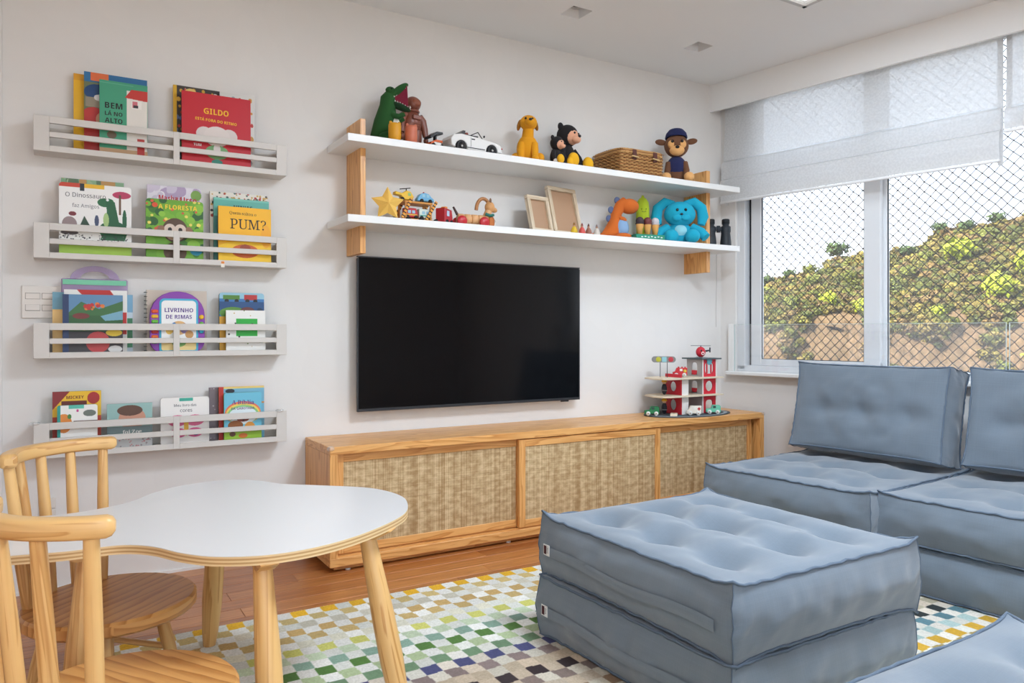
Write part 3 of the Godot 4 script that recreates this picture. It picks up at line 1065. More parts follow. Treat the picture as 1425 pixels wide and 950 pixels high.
func cushion(parent: Node, called: String, w: float, h: float, d: float, buttons: Array, xf: Transform3D, seed_: int, o := {}) -> Node3D:
	# a stuffed box cushion: crowned and button-dimpled top, bulging sides, piped edges, pulled corners
	var bulge: float = o.get("bulge", 0.022)
	var crown: float = o.get("crown", 0.03)
	var dip: float = o.get("dip", 0.045)
	var sig: float = o.get("sig", 0.052)
	var ear: float = o.get("ear", 0.012)
	var nz := noise(3.2, seed_, 2)
	var P := func(a: float, b: float, c: float) -> Vector3:
		var p := Vector3(a * w / 2, b * h / 2, c * d / 2)
		var ea := 1.0 - a * a * a * a
		var ec := 1.0 - c * c * c * c
		var eb := 1.0 - b * b
		p.x += a * a * a * bulge * eb * (0.4 + 0.6 * ec)
		p.z += c * c * c * bulge * eb * (0.4 + 0.6 * ea)
		# edges run in between the corners
		p.x -= a * 0.010 * ec * absf(b)
		p.z -= c * 0.010 * ea * absf(b)
		var face := clampf(absf(b), 0, 1)
		face = pow(face, 3)
		var lift := crown * sqrt(maxf(0.0, (1.0 - a * a) * (1.0 - c * c)))
		var low := 0.0
		if b > 0.0:
			for q in buttons:
				var dx: float = p.x - q.x
				var dz: float = p.z - q.y
				var e := exp(-(dx * dx + dz * dz) / (2.0 * sig * sig))
				low = maxf(low, e * dip)
				low += 0.4 * dip * exp(-dx * dx / (2.0 * sig * sig * 0.5)) * exp(-dz * dz / (2.0 * 0.12 * 0.12))
			lift += nz.get_noise_2d(p.x * 1.5, p.z * 1.5) * 0.008 * ea * ec
		else:
			lift *= 0.35
		p.y += signf(b) * face * (lift - minf(low, dip * 1.6) * (ea * ec))
		p.y += signf(b) * face * (ear * (pow(absf(a), 14) * pow(absf(c), 14)) - 0.004 * (ea + ec))
		# soft creases and pulls on the sides near the corners
		var side := eb * (1.0 if maxf(absf(a), absf(c)) > 0.999 else 0.0)
		var s := (p.z if absf(a) > 0.999 else p.x)
		var near := pow(maxf(absf(a) if absf(c) > 0.999 else 0.0, absf(c) if absf(a) > 0.999 else 0.0), 6)
		var crease := sin(s * 95.0 + nz.get_noise_2d(s * 5.0, p.y * 3.0) * 7.0) * 0.0035 * near * side
		crease += nz.get_noise_3d(p.x * 2.0, p.y * 3.0, p.z * 2.0) * 0.008 * side
		if absf(a) > 0.999: p.x += a * crease
		elif absf(c) > 0.999: p.z += c * crease
		return p
	var b := MB.new()
	var s2 := func(u: float) -> float: return u * 2.0 - 1.0
	b.sheet(func(u, v): return P.call(s2.call(u), 1.0, s2.call(v)), 52, 52, func(_u, _v): return Vector3.UP)
	b.sheet(func(u, v): return P.call(s2.call(u), -1.0, s2.call(v)), 14, 14, func(_u, _v): return Vector3.DOWN)
	for sg in [-1.0, 1.0]:
		b.sheet(func(u, v): return P.call(sg, s2.call(v), s2.call(u)), 52, 12, func(_u, _v): return Vector3(sg, 0, 0))
		b.sheet(func(u, v): return P.call(s2.call(u), s2.call(v), sg), 52, 12, func(_u, _v): return Vector3(0, 0, sg))
	var n := put(parent, called, b.done(), M.linen, xf)
	for lv in [1.0, -1.0]:
		var loop := []
		for e in 4:
			for i in 36:
				var f := -1.0 + 2.0 * i / 36.0
				var q: Vector3 = P.call([f, 1.0, -f, -1.0][e], lv, [-1.0, f, 1.0, -f][e])
				var wv := nz.get_noise_2d(i * 0.35 + e * 20.0, lv * 9.0) * 0.004
				var outw := Vector3(q.x, 0, q.z).normalized() * 0.003
				loop.append(q + Vector3(0, wv, 0) + outw)
		var pb := MB.new()
		pb.tube(loop, 0.0042, 6, false, true)
		put(n, "piping", pb.done(), M.piping)
	for sx in [-1.0, 1.0]:
		for sz in [-1.0, 1.0]:
			var pts := []
			for i in 9:
				pts.append(P.call(sx, -1.0 + i * 0.25, sz))
			var seam := MB.new()
			seam.tube(pts, 0.0022, 5, false)
			put(n, "corner_seam", seam.done(), M.piping)
	return n


func grid_buttons(nx: int, nz: int, w: float, d: float) -> Array:
	var a := []
	for i in nx:
		for j in nz:
			a.append(Vector2((i + 0.5 - nx / 2.0) * w / nx * 0.92, (j + 0.5 - nz / 2.0) * d / nz * 0.92))
	return a


func cloth_label(parent: Node, xf: Transform3D):
	var l := bx(parent, "cloth_label", Vector3.ZERO, Vector3(0.034, 0.036, 0.0016), mk(Color8(232, 230, 226), 0.8), 0.0, -1, xf)
	bx(l, "maroon_mark", Vector3(-0.0065, 0, 0.001), Vector3(0.0145, 0.028, 0.0008), mk(Color8(72, 26, 36), 0.8))
	for i in 4:
		bx(l, "print_line", Vector3(0.0075, 0.008 - i * 0.005, 0.001), Vector3(0.009, 0.0016, 0.0006), mk(Color8(120, 116, 118), 0.8))


func floor_cushion(label: String, c: Vector3, w: float, h: float, d: float, turn: float, seed_: int, o := {}, buttons := true) -> Node3D:
	var t := thing("floor_cushion", label, "cushion", c, turn, o.get("group", ""))
	cushion(t, "cover", w, h, d, grid_buttons(3, 3, w, d) if buttons else [], at(Vector3(0, h / 2, 0)), seed_, o)
	return t


func sofa():
	# stacked pouf in the middle of the rug
	var lo := floor_cushion("lower grey-blue linen floor cushion of the stack in the middle of the rug", Vector3(1.79, 0.014, 1.79), 0.775, 0.192, 0.83, deg_to_rad(1.0), 1, {"crown": 0.008, "ear": 0.004, "dip": 0.0})
	var up := floor_cushion("upper grey-blue tufted floor cushion of the stack in the middle of the rug", Vector3(1.805, 0.210, 1.785), 0.775, 0.190, 0.845, 0.0, 2, {"crown": 0.040, "dip": 0.055, "ear": 0.016})
	for q in [[lo, 0.775, 0.83, 0.09], [up, 0.775, 0.845, 0.085]]:
		var zip := MB.new()
		zip.sheet(func(u, v): return Vector3(-q[1] / 2.0 - 0.0225 - 0.0025 * sin(v * PI), q[3] + 0.016 * (v - 0.5) * 2.0 + 0.006 * sin(u * 9.0), (u - 0.5) * (q[2] - 0.08)), 30, 4, func(_u, _v): return Vector3(-1, 0, 0))
		put(q[0], "zip_flap", zip.done(), M.linen)
		cloth_label(q[0], Transform3D(Basis(Vector3(0, 1, 0), -PI / 2.0), Vector3(-q[1] / 2.0 - 0.0265, q[3] + 0.008, -q[2] / 2.0 + 0.06)))
	# sofa modules along the window: a base cushion, a tufted seat cushion and a leaning back cushion each
	var names := [["beside the sideboard", Vector3(3.155, 0.0, 1.242), 0.80], ["next along the window from the sideboard", Vector3(3.285, 0.0, 2.065), 0.83]]
	for i in 2:
		var c: Vector3 = names[i][1]
		var d: float = names[i][2]
		var tn := deg_to_rad(5.0)
		floor_cushion("plain grey-blue base cushion of the sofa module " + names[i][0], c + Vector3(0.01, 0.014, 0), 0.87, 0.185, d, tn, 10 + i, {"crown": 0.006, "ear": 0.003, "dip": 0.0}, false)
		floor_cushion("tufted grey-blue seat cushion of the sofa module " + names[i][0], c + Vector3(0, 0.203, 0), 0.88, 0.180, d + 0.01, tn, 12 + i, {"crown": 0.030, "dip": 0.042})
		var b := thing("back_cushion", "upright three-button grey-blue back cushion of the sofa module " + names[i][0], "cushion", c + Vector3(0.315, 0.405, 0.0 - 0.03), tn, "sofa back cushions")
		var bt := [Vector2(-0.02, -0.22), Vector2(-0.02, 0.0), Vector2(-0.02, 0.22)]
		cushion(b, "cover", 0.44, 0.19, 0.765, bt, Transform3D(Basis(Vector3(0, 0, 1), deg_to_rad(78.0)), Vector3(0.03, 0.225, 0)), 20 + i, {"crown": 0.028, "dip": 0.024, "sig": 0.04, "bulge": 0.012, "ear": 0.006})
	# near module, only a corner in view
	floor_cushion("plain grey-blue base cushion of the near sofa module", Vector3(1.345, 0.014, 3.085), 0.86, 0.20, 0.85, 0.0, 30, {"crown": 0.006, "ear": 0.003, "dip": 0.0}, false)
	floor_cushion("tufted grey-blue seat cushion of the near sofa module, piped edge towards the rug", Vector3(1.345, 0.216, 3.085), 0.87, 0.185, 0.855, 0.0, 31, {"crown": 0.034, "dip": 0.045})


func smooth_loop(pts: Array, per := 6) -> Array:
	# closed Catmull-Rom through 2D points
	var out := []
	var n := pts.size()
	for i in n:
		var p0: Vector2 = pts[(i - 1 + n) % n]
		var p1: Vector2 = pts[i]
		var p2: Vector2 = pts[(i + 1) % n]
		var p3: Vector2 = pts[(i + 2) % n]
		for k in per:
			out.append(p1.cubic_interpolate(p2, p0, p3, float(k) / per))
	return out


func play_table():
	var H := 0.53
	var t := thing("play_table", "low cloud-shaped table with white top, plywood edge and splayed pine legs", "table", Vector3(0, 0, 0))
	var ring := smooth_loop([Vector2(0.893, 1.36), Vector2(0.853, 1.214), Vector2(0.728, 1.09), Vector2(0.635, 1.01), Vector2(0.582, 0.92), Vector2(0.52, 0.855), Vector2(0.43, 0.838), Vector2(0.33, 0.87), Vector2(0.25, 0.94), Vector2(0.198, 1.016), Vector2(0.135, 1.073), Vector2(0.019, 1.112), Vector2(-0.14, 1.09), Vector2(-0.29, 1.08), Vector2(-0.43, 1.14), Vector2(-0.5, 1.28), Vector2(-0.43, 1.43), Vector2(-0.28, 1.5), Vector2(-0.12, 1.49), Vector2(0.01, 1.517), Vector2(0.119, 1.524), Vector2(0.185, 1.575), Vector2(0.238, 1.668), Vector2(0.30, 1.738), Vector2(0.40, 1.782), Vector2(0.522, 1.775), Vector2(0.658, 1.714), Vector2(0.799, 1.602), Vector2(0.865, 1.49)])
	# polygon plane: x stays x, polygon y is -z
	var poly := ring.map(func(p): return Vector2(p.x, -p.y))
	var lay := Transform3D(Basis(Vector3.RIGHT, -PI / 2.0), Vector3.ZERO)
	pr(t, "laminate_top", poly, H - 0.0015, H, M.laminate, lay, true)
	for k in 5:
		pr(t, "plywood_layer", poly, H - 0.0225 + k * 0.0042, H - 0.0183 + k * 0.0042, M.ply if k % 2 == 0 else M.ply_dark, lay, true)
	var legs := [[Vector3(0.405, 0, 1.715), Vector3(0.415, 0, 1.80)], [Vector3(0.70, 0, 1.60), Vector3(0.775, 0, 1.675)], [Vector3(0.435, 0, 0.985), Vector3(0.42, 0, 0.905)], [Vector3(0.06, 0, 1.43), Vector3(0.02, 0, 1.475)], [Vector3(-0.30, 0, 1.27), Vector3(-0.36, 0, 1.25)]]
	for q in legs:
		var a: Vector3 = q[1] + Vector3(0, 0.011 if q[1].x > 0.02 else 0.0, 0)
		var b: Vector3 = q[0] + Vector3(0, H - 0.03, 0)
		var ln := a.distance_to(b)
		la(t, "leg", [Vector2(0, 0), Vector2(0.019, 0), Vector2(0.019, 0), Vector2(0.025, 0.05), Vector2(0.031, ln * 0.32), Vector2(0.030, ln * 0.55), Vector2(0.0245, ln * 0.82), Vector2(0.021, ln), Vector2(0.021, ln), Vector2(0, ln)], M.pine_pale, between(a, b), 20, 1)
		var c: Vector3 = q[0]
		var bk := MB.new(0, Vector2(rng.randf(), rng.randf()))
		var dir := atan2(0.4 - c.x, 1.35 - c.z)
		bk.prism([Vector2(-0.075, 0), Vector2(0.075, 0), Vector2(0.03, -0.024), Vector2(-0.03, -0.024)], -0.02, 0.02, Transform3D(Basis(Vector3.UP, dir + PI / 2.0), Vector3(c.x, H - 0.0226, c.z)))
		put(t, "leg_block", bk.done(), M.pine_pale)


func chairs():
	var specs := [["low pine spindle-back chair tucked under the table, on the side towards the television", Vector3(0.11, 0, 1.155), -46.0], ["low pine spindle-back chair at the table, on the side away from the television", Vector3(0.098, 0, 1.818), 32.0]]
	for q in specs:
		var t := thing("spindle_chair", q[0], "chair", q[1], deg_to_rad(q[2]), "spindle chairs at the play table")
		# faces local +x
		var s := MB.new(2, Vector2(rng.randf() * 5.0, rng.randf() * 5.0))
		var ring := []
		for i in 40:
			var a := TAU * i / 40.0
			ring.append(Vector2(0.02 + cos(a) * 0.216, sin(a) * 0.22))
		s.prism(ring, 0.262, 0.30, Transform3D(Basis(Vector3.RIGHT, -PI / 2.0), Vector3.ZERO), true, 0.007)
		put(t, "seat", s.done(), M.pine)
		# bent rail over five spindles
		var R := 0.222
		var g := MB.new()
		var path := []
		for i in 29:
			var a := PI + deg_to_rad(-51.0 + 102.0 * i / 28.0)
			path.append(Vector3(cos(a) * R, 0, sin(a) * R))
		rail(g, path, 0.021, 0.019)
		put(t, "back_rail", g.done(), M.pine_pale, at(Vector3(0, 0.694, 0)))
		for k in 5:
			var a := PI + deg_to_rad((k - 2) * 22.5)
			var lo := Vector3(cos(a) * 0.18, 0.296, sin(a) * 0.18)
			var hi := Vector3(cos(a) * R, 0.684, sin(a) * R)
			var ln := lo.distance_to(hi)
			la(t, "spindle", [Vector2(0.0125, 0), Vector2(0.0158, ln * 0.3), Vector2(0.0154, ln * 0.6), Vector2(0.013, ln)], M.pine_pale, between(lo, hi), 14, 1)
		for a in [45, 135, 225, 315]:
			var d := Vector3(cos(deg_to_rad(a)), 0, sin(deg_to_rad(a)))
			var y0 := 0.0 if a > 90 and a < 270 else 0.011
			y0 = 0.011 if q[1].x + d.x * 0.2 > 0.02 else 0.0
			var hi: Vector3 = d * 0.13 + Vector3(0, 0.265, 0)
			var lo: Vector3 = d * 0.19 + Vector3(0, y0, 0)
			var ln := lo.distance_to(hi)
			la(t, "leg", [Vector2(0, 0), Vector2(0.0125, 0), Vector2(0.0125, 0), Vector2(0.0185, ln * 0.55), Vector2(0.015, ln)], M.pine_pale, between(lo, hi), 14, 1)
		for z in [-0.112, 0.112]:
			var st := MB.new(0, Vector2(rng.randf(), rng.randf()))
			st.tube([Vector3(-0.11, 0.13, z), Vector3(0.11, 0.13, z)], 0.009, 10)
			put(t, "stretcher", st.done(), M.pine_pale)


func rail(g: MB, path: Array, wide: float, tall: float):
	# rounded-rectangle bar swept along a level path
	var n := path.size()
	var prof := []
	for i in 16:
		var a := TAU * i / 16.0
		var cx := pow(absf(cos(a)), 0.55) * signf(cos(a)) * wide
		var cy := pow(absf(sin(a)), 0.55) * signf(sin(a)) * tall
		prof.append(Vector2(cx, cy))
	var gr := g.group()
	var rings := []
	for i in n + 4:
		var j := clampi(i - 2, 0, n - 1)
		var t: Vector3 = (path[mini(j + 1, n - 1)] - path[maxi(j - 1, 0)]).normalized()
		var side := Vector3.UP.cross(t)
		var p: Vector3 = path[j]
		var sc := 1.0
		if i == 0 or i == n + 3:
			sc = 0.45
			p += t * (0.014 if i > 2 else -0.014)
		elif i == 1 or i == n + 2:
			sc = 0.82
			p += t * (0.009 if i > 2 else -0.009)
		rings.append([p, prof.map(func(q): return p + side * q.x * sc + Vector3.UP * q.y * sc)])
	for i in rings.size() - 1:
		for k in 16:
			var l := (k + 1) % 16
			var m: Vector3 = (rings[i][1][k] + rings[i + 1][1][l]) * 0.5
			g.quad(rings[i][1][k], rings[i][1][l], rings[i + 1][1][l], rings[i + 1][1][k], m - (rings[i][0] + rings[i + 1][0]) * 0.5, gr, Vector2(k * 0.008, i * 0.02), Vector2((k + 1) * 0.008, i * 0.02), Vector2((k + 1) * 0.008, (i + 1) * 0.02), Vector2(k * 0.008, (i + 1) * 0.02))
	for e in [0, rings.size() - 1]:
		for k in 16:
			g.tri(rings[e][0], rings[e][1][k], rings[e][1][(k + 1) % 16], rings[e][0] - rings[1 if e == 0 else e - 1][0])


func television():
	var t := thing("television", "large black flat-screen television mounted on the wall above the sideboard", "television", Vector3(1.866, 0.647, 0.0))
	var W := 1.302
	var H := 0.742
	bx(t, "wall_bracket", Vector3(0, H / 2, 0.015), Vector3(0.42, 0.3, 0.03), M.black)
	bx(t, "back_case", Vector3(0, H / 2 - 0.03, 0.042), Vector3(W - 0.1, H - 0.14, 0.024), M.black, 0.008)
	var bez := mk(Color8(58, 60, 64), 0.35, 0.4)
	for q in [[Vector3(0, H - 0.003, 0.061), Vector3(W, 0.006, 0.018)], [Vector3(0, 0.007, 0.061), Vector3(W, 0.014, 0.018)], [Vector3(-W / 2 + 0.003, H / 2, 0.061), Vector3(0.006, H - 0.02, 0.018)], [Vector3(W / 2 - 0.003, H / 2, 0.061), Vector3(0.006, H - 0.02, 0.018)]]:
		bx(t, "bezel", q[0], q[1], bez, 0.0015)
	var scr := mk(Color8(5, 5, 7), 0.09)
	scr.metallic_specular = 0.35
	bx(t, "screen", Vector3(0, H / 2 + 0.004, 0.0655), Vector3(W - 0.011, H - 0.018, 0.006), scr)
	bx(t, "sensor_bump", Vector3(W / 2 - 0.1, -0.004, 0.061), Vector3(0.05, 0.008, 0.014), bez, 0.002)


func wall_shelves():
	var t := thing("wall_shelf_unit", "two long white wall shelves on brown wooden uprights, full of toys", "shelf", Vector3(1.09, 1.388, 0.0))
	var L := 2.457
	for y in [1.888, 1.531]:
		bx(t, "shelf_board", Vector3(L / 2, y - 1.388, 0.151), Vector3(L, 0.033, 0.298), M.white, 0.0015)
	for x in [0.108, 2.30]:
		bx(t, "upright", Vector3(x, 0.31, 0.0965), Vector3(0.026 if x < 1.0 else 0.03, 0.618, 0.193), M.oak, 0.0012, 1)


func ledges_and_books():
	# four slatted book ledges; two bays each
	var tops := [1.859, 1.448, 1.062, 0.677]
	var names := ["topmost of the four on the wall", "second from the top of the four on the wall", "third from the top, beside the light switches", "lowest of the four, behind the spindle chair"]
	for i in 4:
		var y0: float = tops[i] - 0.136
		var t := thing("book_ledge", "pale grey slatted book ledge, " + names[i], "book ledge", Vector3(-0.083, y0, 0.0), 0.0, "book ledges")
		var L := 0.956
		bx(t, "base_board", Vector3(L / 2, 0.007, 0.049), Vector3(L - 0.002, 0.013, 0.098), M.ledge, 0.001)
		bx(t, "back_board", Vector3(L / 2, 0.064, 0.004), Vector3(L - 0.002, 0.1, 0.008), M.ledge, 0.001)
		bx(t, "end_block", Vector3(0.006, 0.068, 0.052), Vector3(0.012, 0.134, 0.102), M.ledge, 0.001)
		bx(t, "end_block", Vector3(L - 0.006, 0.068, 0.052), Vector3(0.012, 0.134, 0.102), M.ledge, 0.001)
		bx(t, "front_post", Vector3(0.026, 0.068, 0.104), Vector3(0.052, 0.136, 0.012), M.ledge, 0.0012)
		bx(t, "front_post", Vector3(L - 0.0225, 0.068, 0.104), Vector3(0.045, 0.136, 0.012), M.ledge, 0.0012)
		bx(t, "front_post", Vector3(0.503, 0.068, 0.104), Vector3(0.024, 0.136, 0.012), M.ledge, 0.0012)
		for r in [[0.0115, 0.023], [0.0665, 0.021], [0.1225, 0.027]]:
			for s in [[0.052, 0.491], [0.515, L - 0.045]]:
				bx(t, "front_rail", Vector3((s[0] + s[1]) / 2, r[0], 0.104), Vector3(s[1] - s[0], r[1], 0.012), M.ledge, 0.0012)
		if i == 3:
			for x in [0.004, L - 0.03]:
				el(t, "corner_guard", Vector3(x, 0.137, 0.106), Vector3(0.02, 0.008, 0.015), M.clear, Vector3.ZERO, 8, 12)
	var white := col(245, 243, 238)
	var ink := col(34, 30, 30)
	var yel := col(246, 192, 40)
	var redm := col(196, 36, 44)
	var a: Art
	var r := RandomNumberGenerator.new()
	r.seed = 3
	var b
	# ---- top ledge
	a = Art.new(90, 150, c8(240, 184, 24))
	a.rect(0, 0, 1, 0.08, c8(226, 160, 30)); a.ell(0.55, 0.62, 0.3, 0.12, c8(150, 120, 130)); a.rect(0.4, 0.2, 0.6, 0.27, c8(60, 100, 90)); a.rect(0.3, 0.82, 1, 1, c8(70, 80, 90))
	book("yellow picture book at the back, left end of the top ledge", 0, 0.051, 0.200, 2.062, 0.030, 0.010, a, c8(220, 160, 30))
	a = Art.new(150, 220, c8(40, 110, 160))
	a.rect(0, 0.12, 1, 1, c8(110, 120, 86)); a.rect(0.1, 0.0, 0.38, 0.1, c8(226, 112, 60)); a.ell(0.2, 0.24, 0.2, 0.1, c8(30, 70, 120)); a.rect(0.02, 0.3, 0.35, 0.42, c8(150, 140, 120))
	a.ell(0.15, 0.62, 0.24, 0.2, c8(190, 50, 46)); a.ell(0.3, 0.56, 0.12, 0.09, c8(206, 150, 116)); a.rect(0, 0.74, 1, 1, c8(180, 44, 40)); a.ell(0.24, 0.3, 0.09, 0.04, c8(230, 230, 230))
	book("blue picture book with an orange corner flash, behind the green one on the top ledge", 0, 0.087, 0.315, 2.070, 0.052, 0.010, a, c8(40, 96, 140))
	a = Art.new(150, 220, c8(66, 158, 122))
	a.rect(0.56, 0.1, 1, 1, c8(232, 226, 216)); a.poly([Vector2(0.52, 0.2), Vector2(0.66, 0.08), Vector2(1, 0.08), Vector2(1, 0.22)], c8(200, 56, 48)); a.rect(0.66, 0.23, 0.88, 0.34, c8(242, 236, 228)); a.rect(0.68, 0.24, 0.79, 0.33, c8(206, 110, 120)); a.rect(0.7, 0.29, 0.8, 0.33, c8(60, 56, 60))
	a.rect(0, 0.9, 1, 1, c8(190, 150, 110)); a.rect(0.78, 0.74, 0.94, 1.0, c8(186, 50, 44)); a.ell(0.25, 0.72, 0.1, 0.05, c8(110, 90, 70)); a.rect(0, 0.03, 0.7, 0.04, c8(96, 176, 142))
	b = book("green picture book with a red-roofed white house on the cover, top ledge", 0, 0.140, 0.314, 2.040, 0.076, 0.010, a, c8(56, 130, 100))
	txt(b, "BEM", 0.29, 0.33, 0.085, 0.36, ink); txt(b, "LÁ NO", 0.29, 0.43, 0.07, 0.36, ink); txt(b, "ALTO", 0.29, 0.53, 0.085, 0.36, ink)
	a = Art.new(150, 190, c8(60, 52, 46))
	a.dots(r, 160, 0, 0, 1, 1, 0.035, [c8(200, 60, 50), c8(230, 226, 220), c8(70, 140, 70), c8(40, 36, 36), c8(216, 170, 60), c8(90, 110, 150)]); a.ell(0.3, 0.1, 0.12, 0.08, c8(236, 206, 120)); a.rect(0, 0, 0.06, 1, c8(226, 178, 40))
	book("thick picture book with a dark patterned cover behind the red one, top ledge", 0, 0.417, 0.646, 2.078, 0.030, 0.012, a, c8(226, 178, 40))
	a = Art.new(100, 170, c8(226, 224, 218))
	a.dots(r, 30, 0.3, 0.05, 0.95, 0.95, 0.05, [c8(190, 60, 50), c8(210, 150, 70), c8(150, 160, 170)])
	book("white picture book with a navy back, right end of the top ledge", 0, 0.600, 0.745, 2.072, 0.052, 0.009, a, c8(30, 52, 92))
	a = Art.new(200, 230, c8(198, 24, 40))
	a.ell(0.32, 0.56, 0.12, 0.1, c8(222, 212, 206)); a.ell(0.68, 0.56, 0.12, 0.1, c8(222, 212, 206)); a.ell(0.5, 0.58, 0.19, 0.14, c8(226, 216, 210)); a.ell(0.5, 0.8, 0.17, 0.1, c8(120, 170, 110)); a.ell(0.5, 0.76, 0.05, 0.09, c8(226, 216, 210)); a.ell(0.5, 0.94, 0.08, 0.04, c8(40, 130, 110))
	b = book("red picture book with yellow hand-lettered title and a pale grey figure, top ledge", 0, 0.444, 0.724, 2.046, 0.076, 0.012, a, c8(168, 20, 36))
	txt(b, "GILDO", 0.49, 0.24, 0.105, 0.36, yel); txt(b, "ESTÁ FORA DO RITMO", 0.49, 0.36, 0.05, 0.68, yel, 2.0); txt(b, "TUM", 0.22, 0.72, 0.035, 0.12, white); txt(b, "TUM", 0.74, 0.82, 0.035, 0.12, white)
	# ---- second ledge
	a = Art.new(150, 120, c8(140, 180, 140))
	a.dots(r, 40, 0, 0, 1, 0.4, 0.07, [c8(120, 170, 130), c8(196, 150, 90), c8(160, 190, 150), c8(90, 120, 90)])
	book("green-topped picture book behind the dinosaur one, second ledge", 1, 0.008, 0.230, 1.640, 0.030, 0.01, a, c8(190, 150, 100))
	a = Art.new(200, 230, c8(244, 242, 238))
	a.rect(0, 0, 0.28, 0.06, c8(206, 70, 46)); a.rect(0.34, 0.0, 0.62, 0.06, c8(238, 186, 40)); a.rect(0.28, 0.0, 0.34, 0.1, c8(40, 50, 60)); a.rect(0, 0.8, 1, 1, c8(166, 204, 72))
	a.ell(0.62, 0.24, 0.1, 0.06, c8(34, 104, 62)); a.ell(0.68, 0.23, 0.07, 0.05, c8(34, 104, 62)); a.poly([Vector2(0.64, 0.22), Vector2(0.76, 0.22), Vector2(0.82, 0.5), Vector2(0.95, 0.62), Vector2(0.9, 0.76), Vector2(0.56, 0.76), Vector2(0.66, 0.5)], c8(30, 96, 58)); a.ell(0.74, 0.62, 0.2, 0.13, c8(30, 96, 58)); a.ell(0.9, 0.48, 0.03, 0.16, c8(30, 96, 58)); a.ell(0.66, 0.2, 0.02, 0.018, c8(244, 242, 238)); a.ell(0.64, 0.48, 0.04, 0.1, c8(170, 200, 130))
	a.ell(0.86, 0.12, 0.13, 0.05, c8(190, 60, 96)); a.rect(0.82, 0.12, 0.85, 0.4, c8(110, 80, 60)); a.ell(0.14, 0.56, 0.1, 0.1, c8(150, 130, 130)); a.ell(0.18, 0.42, 0.05, 0.03, c8(120, 40, 50)); a.poly([Vector2(0.28, 0.58), Vector2(0.34, 0.44), Vector2(0.42, 0.58)], c8(40, 70, 50)); a.ell(0.51, 0.5, 0.03, 0.08, c8(70, 80, 110)); a.ell(0.14, 0.68, 0.12, 0.03, c8(90, 80, 80)); a.dots(r, 60, 0.0, 0.7, 0.95, 0.78, 0.01, [c8(60, 56, 56), c8(150, 150, 150)])
	b = book("white board book with a dark green dinosaur and a lime band, second ledge", 1, 0.001, 0.255, 1.616, 0.070, 0.016, a, c8(222, 150, 110), 0.012)
	txt(b, "O Dinossauro", 0.36, 0.16, 0.085, 0.55, col(60, 60, 66), 0.0, false); txt(b, "faz Amigos", 0.36, 0.31, 0.07, 0.4, col(96, 96, 104), 0.0, false)
	a = Art.new(150, 200, c8(226, 220, 228))
	a.dots(r, 24, 0, 0.0, 1, 0.25, 0.08, [c8(206, 196, 212), c8(180, 160, 190), c8(236, 232, 236)]); a.ell(0.9, 0.1, 0.1, 0.07, c8(120, 160, 70)); a.ell(0.3, 0.42, 0.12, 0.08, c8(50, 60, 90))
	b = book("white picture book with a red hand-lettered title, behind the monkey one on the second ledge", 1, 0.315, 0.526, 1.642, 0.044, 0.012, a, c8(200, 192, 204))
	txt(b, "Masha", 0.38, 0.16, 0.11, 0.34, redm); txt(b, "e o", 0.58, 0.16, 0.06, 0.1, redm); txt(b, "Urso", 0.76, 0.17, 0.11, 0.3, redm)
	a = Art.new(160, 200, c8(110, 170, 44))
	a.dots(r, 46, 0, 0.0, 1, 1, 0.09, [c8(60, 120, 40), c8(140, 194, 60), c8(40, 96, 40), c8(120, 180, 50)]); a.dots(r, 20, 0, 0, 1, 0.5, 0.03, [c8(240, 220, 100), c8(220, 90, 60)])
	a.ell(0.5, 0.5, 0.22, 0.2, c8(92, 66, 48)); a.ell(0.26, 0.5, 0.07, 0.07, c8(150, 110, 84)); a.ell(0.74, 0.5, 0.07, 0.07, c8(150, 110, 84)); a.ell(0.41, 0.48, 0.1, 0.085, c8(226, 206, 190)); a.ell(0.59, 0.48, 0.1, 0.085, c8(226, 206, 190)); a.ell(0.41, 0.49, 0.035, 0.035, c8(40, 30, 28)); a.ell(0.59, 0.49, 0.035, 0.035, c8(40, 30, 28)); a.ell(0.5, 0.6, 0.15, 0.07, c8(206, 176, 150)); a.ell(0.5, 0.86, 0.2, 0.16, c8(92, 66, 48)); a.ell(0.87, 0.82, 0.11, 0.08, c8(40, 150, 190)); a.ell(0.15, 0.1, 0.05, 0.04, c8(220, 80, 40))
	b = book("green board book with a monkey's face on the cover, second ledge", 1, 0.308, 0.529, 1.580, 0.072, 0.016, a, c8(90, 150, 50), 0.012)
	txt(b, "A FLORESTA", 0.55, 0.12, 0.105, 0.68, col(250, 214, 60))
	a = Art.new(150, 200, c8(234, 228, 214))
	a.dots(r, 130, 0, 0, 1, 0.35, 0.022, [c8(180, 60, 50), c8(60, 90, 80), c8(70, 60, 60), c8(200, 160, 80)])
	book("cream picture book speckled with small drawings, right end of the second ledge", 1, 0.563, 0.808, 1.640, 0.030, 0.012, a, c8(160, 150, 130))
	a = Art.new(150, 200, c8(96, 178, 162))
	a.rect(0, 0, 1, 0.03, c8(120, 196, 180)); a.rect(0, 0.28, 0.12, 1, c8(60, 130, 120))
	b = book("teal picture book behind the yellow one, right end of the second ledge", 1, 0.575, 0.808, 1.611, 0.052, 0.014, a, c8(76, 150, 140))
	txt(b, "NINJAS", 0.52, 0.14, 0.085, 0.34, col(30, 60, 60))
	a = Art.new(150, 190, c8(250, 186, 22))
	a.ell(0.5, 0.95, 0.7, 0.35, c8(252, 206, 40)); a.ell(0.5, 0.78, 0.26, 0.12, c8(206, 96, 30)); a.ell(0.5, 0.72, 0.1, 0.06, c8(160, 70, 40)); a.ell(0.9, 0.5, 0.1, 0.2, c8(246, 172, 30))
	b = book("yellow picture book with a big dark title, right end of the second ledge", 1, 0.589, 0.811, 1.572, 0.078, 0.013, a, c8(226, 130, 20))
